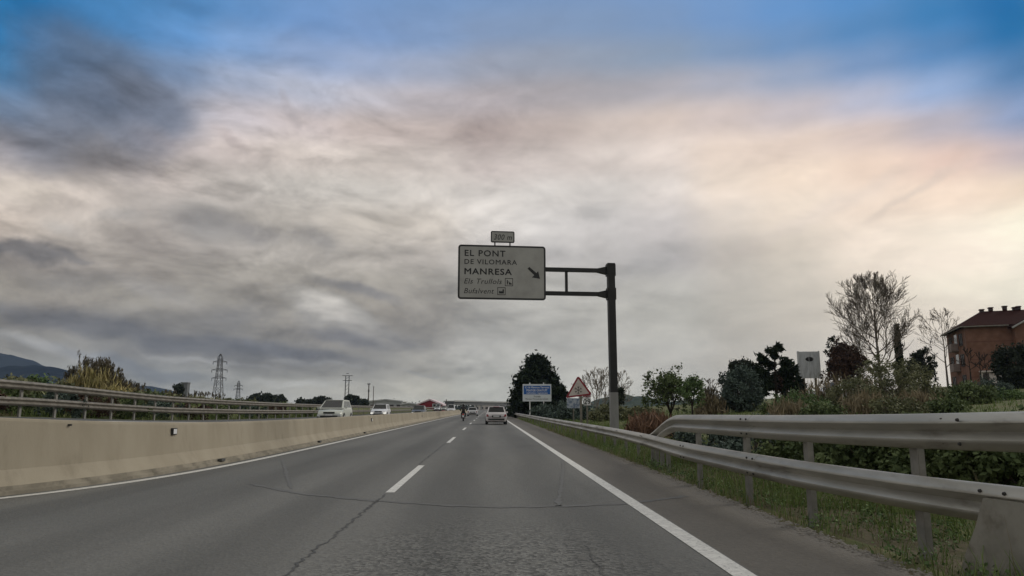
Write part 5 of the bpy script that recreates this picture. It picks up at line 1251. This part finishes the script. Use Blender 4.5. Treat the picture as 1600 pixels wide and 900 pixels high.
for px, yt, dd in ((1533, 489.5, 0), (1546.5, 484, .2), (1569, 481.5, .3), (1584, 480.5, .1), (1590, 477.5, .2)):
    # along the ridge: solve for the place on the ridge line seen in that column
    cb_, sb_ = math.cos(-.41), math.sin(-.41); best = min(np.linspace(2.6, 16, 200), key=lambda a: abs(proj((bld.location[0] + a * cb_ - mid * sb_, bld.location[1] + a * sb_ + mid * cb_, bz0 + RZ + .5))[0] - px))
    yy = bld.location[1] + best * math.sin(-.41) + mid * math.cos(-.41); zt3 = RZ + .42 + dd
    ch = MB().box((best, mid - .2, (RZ + zt3) / 2 - .6), (.42, .42, zt3 - RZ + 1.2)).build('chimney', M['roof_tile'], roof)
    MB().box((best, mid - .2, zt3 - .08), (.58, .58, .12)).build('chimney_cap', M['roof_tile'], ch)
    MB().box((best, mid - .2, zt3 - .32), (.46, .46, .2)).build('flue', M['frame_dark'], ch)
def window_left(y0, z0, w_, h_, shutters=True):
    """window in the left side wall (x = 0)"""
    f = MB()
    for c, d in (((-.03, y0, z0), (.14, w_ + .16, .08)), ((-.03, y0, z0 + h_), (.14, w_ + .16, .08)), ((-.03, y0 - w_/2 - .04, z0 + h_/2), (.14, .08, h_ - .08)), ((-.03, y0 + w_/2 + .04, z0 + h_/2), (.14, .08, h_ - .08)), ((-.03, y0, z0 + h_/2), (.12, .06, h_ - .08))): f.box(c, d)
    fo = f.build('window', M['frame_dark'], bld); MB().box((-.012, y0, z0 + h_/2), (.03, w_, h_ - .08)).build('pane', M['window_dark'], fo)
for y0 in (2.6, 8.6):
    for z0 in (1.3, 3.9, 6.5): window_left(y0, z0 + (E - 8.6), 1.7, 1.45)
for z0 in (3.4, 6.0):
    bc = MB(); zb_ = z0 + (E - 8.6); bc.box((-.4, 5.5, zb_), (.8, 2.3, .16)); bc.build('balcony', M['balcony'], bld)
    MB().box((-.76, 5.5, zb_ + .5), (.10, 2.3, .8)).build('balcony_front', M['balcony'], bld)
    for yy in (4.4, 6.6): MB().box((-.38, yy, zb_ + .5), (.66, .10, .8)).build('balcony_side', M['balcony'], bld)
    MB().box((-.01, 5.5, zb_ + 1.15), (.05, 1.6, 2.0)).build('balcony_door', M['window_dark'], bld)
for k in range(1, 4): MB().box((WF / 2 - .005, -.012, E * k / 4.0 + .3), (WF - .02, .03, .09)).build('brick_band', M['brick_joint'], bld)
# whitewashed ground floor of the front, with dark doors
gf0, gf1 = height_at(599, 1540, 84, bld), height_at(579, 1540, 84, bld)
MB().box((WF * .62, -.10, (gf0 + gf1) / 2), (WF * .80, .22, gf1 - gf0)).build('ground_floor_wall', M['render_white'], bld)
MB().box((WF * .62, -.32, gf1 - .1), (WF * .84, .7, .14)).build('canopy', M['render_white'], bld)
for fx in (.34, .64, .90):
    d_ = MB().box((WF * fx, -.225, gf0 + (gf1 - gf0) * .40), (.62, .06, (gf1 - gf0) * .78)).build('door', M['frame_dark'], bld)
for wx in (WF + 5.0, WF + 8.0):
    for z0 in (E - 2.2, E - 5.0):
        f = MB()
        for c, d in (((wx, WY - .03, z0), (1.3, .14, .1)), ((wx, WY - .03, z0 + 1.5), (1.3, .14, .1)), ((wx - .6, WY - .03, z0 + .75), (.1, .14, 1.4)), ((wx + .6, WY - .03, z0 + .75), (.1, .14, 1.4))): f.box(c, d)
        fo = f.build('window', M['render_white'], bld); MB().box((wx, WY - .012, z0 + .75), (1.1, .03, 1.4)).build('pane', M['window_dark'], fo)
# small white gate post and parked white car half hidden on the bank
gp = stand('gable_shed', 1586, 66, 'small white gabled porch under the dark round tree', 'shed'); gh = height_at(575, 1586, 66, gp)
MB().prism([(-.55, -.2), (.55, -.2), (.55, gh * .7), (0, gh), (-.55, gh * .7)], (0, 0, 0), (1, 0, 0), (0, 0, 1), (0, 1, 0), 1.2).build('wall', M['render_white'], gp)
MB().box((0, -.02, gh * .3), (.5, .06, gh * .6)).build('door', M['frame_dark'], gp)
pc = car('hatchback_car', 'white parked car half hidden in dry stems below the billboard', M['car_white'], **HATCH)
pcx = P(1309, 604, 56)[0]; put(pc, pcx, 56, ground_z(pcx, 56) + .25, 1.9)

# ------------------------------------------------------------------ grass along the verges
def grass(name, n, xf, yr, h, wd, m, lean=.35, pow_=1.0):
    y = yr[0] + (yr[1] - yr[0]) * rng.random(n) ** pow_; x = np.array([xf(v, rng.random()) for v in y])
    patch = np.clip(.5 + .5 * np.sin(x * 2.3 + y * 1.7) * np.sin(y * .9 + 1.3 + x) + .25 * np.sin(y * 5.3 + x * 3.1), 0, 1); keep = rng.random(n) < (.12 + .88 * patch ** 1.5)
    x, y, patch = x[keep], y[keep], patch[keep]; n = len(x)
    z = np.array([ground_z(a, b) for a, b in zip(x, y)]); hh = h * rng.uniform(.35, 1.2, n) * (.5 + .8 * patch); a = rng.random(n) * 2 * np.pi; la = rng.random(n) * 2 * np.pi
    w_ = wd * rng.uniform(.7, 1.3, n); b = np.stack([x, y, z - .01], 1); dx = np.stack([np.cos(a) * w_, np.sin(a) * w_, 0 * a], 1)
    ld = np.stack([np.cos(la) * hh * lean, np.sin(la) * hh * lean, hh], 1); mid_ = b + ld * np.array([.35, .35, .55])
    V = np.stack([b - dx, b + dx, mid_ + dx * .7, mid_ - dx * .7, mid_ - dx * .7, mid_ + dx * .7, b + ld + dx * .1, b + ld - dx * .1], 1).reshape(-1, 3)
    Q = np.arange(n * 8).reshape(n * 2, 4); tt = np.clip(.3 + .5 * patch + rng.normal(size=n) * .22, 0, 1)
    return tag(link(name, np_mesh(name, V, Q, m, np.repeat(tt, 8))), kind='stuff')
grass('grass', 17000, lambda y, t: x_edge(y) + .06 + 1.8 * t ** .8, (4, 26), .20, .0045, M['grass'])
grass('grass', 16000, lambda y, t: x_edge(y) + .05 + 3.0 * t, (4, 40), .30, .006, M['grass'])
grass('grass', 20000, lambda y, t: x_edge(y) + .1 + 4.0 * t, (20, 90), .26, .012, M['grass'])
grass('grass', 34000, lambda y, t: x_edge(y) + 4 + 36 * t, (14, 75), .22, .018, M['grass'])
# broad-leaved weeds and dead stalks among the grass
wy_ = 4.2 + 30 * rng.random(420) ** 1.5; wx_ = np.array([x_edge(v) for v in wy_]) + .12 + 1.7 * rng.random(420)
tag(link('verge_weeds', leaf_mesh('verge_weeds', np.stack([wx_, wy_, np.array([ground_z(a, b) for a, b in zip(wx_, wy_)]) + .05 + .08 * rng.random(420)], 1), .15, 34, .024, M['leaf_fresh'], flat=.4)), kind='stuff')
grass('dead_stalks', 2600, lambda y, t: x_edge(y) + .1 + 2.2 * t, (4, 40), .42, .004, M['leaf_dry'], .25)
grass('dry_grass', 6000, lambda y, t: x_edge(y) + .0 + .5 * t, (4, 45), .12, .004, M['leaf_dry'])
grass('grass', 16000, lambda y, t: X_LRAIL - .5 - 5 * t, (18, 80), .35, .016, M['grass'])
# crumbs of gravel and broken asphalt along the shoulder's outer edge
def gravel(n):
    y = 4 + 30 * rng.random(n) ** 1.6; x = np.array([x_edge(v) for v in y]) + rng.normal(size=n) * .06 - .03; s = rng.uniform(.006, .022, n)
    base = np.array([[-1, -1, 0], [1, -1, 0], [1, 1, 0], [-1, 1, 0], [0, 0, 1.0]]) * np.array([1, 1, .8])
    V = np.stack([x, y, np.full(n, .002)], 1)[:, None] + base[None] * s[:, None, None] * rng.uniform(.6, 1.3, (n, 5, 3))
    T = np.array([[0, 1, 4], [1, 2, 4], [2, 3, 4], [3, 0, 4]])[None] + (np.arange(n) * 5)[:, None, None]
    return tag(link('gravel', np_mesh('gravel', V.reshape(-1, 3), T.reshape(-1, 3), M['gravel'])), kind='stuff')
M['gravel'] = mat('loose gravel', (.11, .10, .085), (.19, .175, .15), rough=.9, scale=30)
gravel(2600)

# ------------------------------------------------------------------ the air: far ridges fade to blue
hz = MB().box((0, 1290, 119), (4700, 2760, 242)).build('haze', M['grass'])
hm_ = bpy.data.materials.new('haze air'); hm_.use_nodes = True; hn = NT(hm_.node_tree); hn.n.clear()
ho = hn.new('ShaderNodeOutputMaterial'); hv = hn.new('ShaderNodeVolumePrincipled'); hn.l.new(hv.outputs[0], ho.inputs['Volume'])
hv.inputs['Color'].default_value = (.58, .73, 1.0, 1); hv.inputs['Density'].default_value = 1.0e-4; hv.inputs['Anisotropy'].default_value = 0.2
hz.data.materials.clear(); hz.data.materials.append(hm_); hz.display_type = 'WIRE'
tag(hz, kind='stuff')
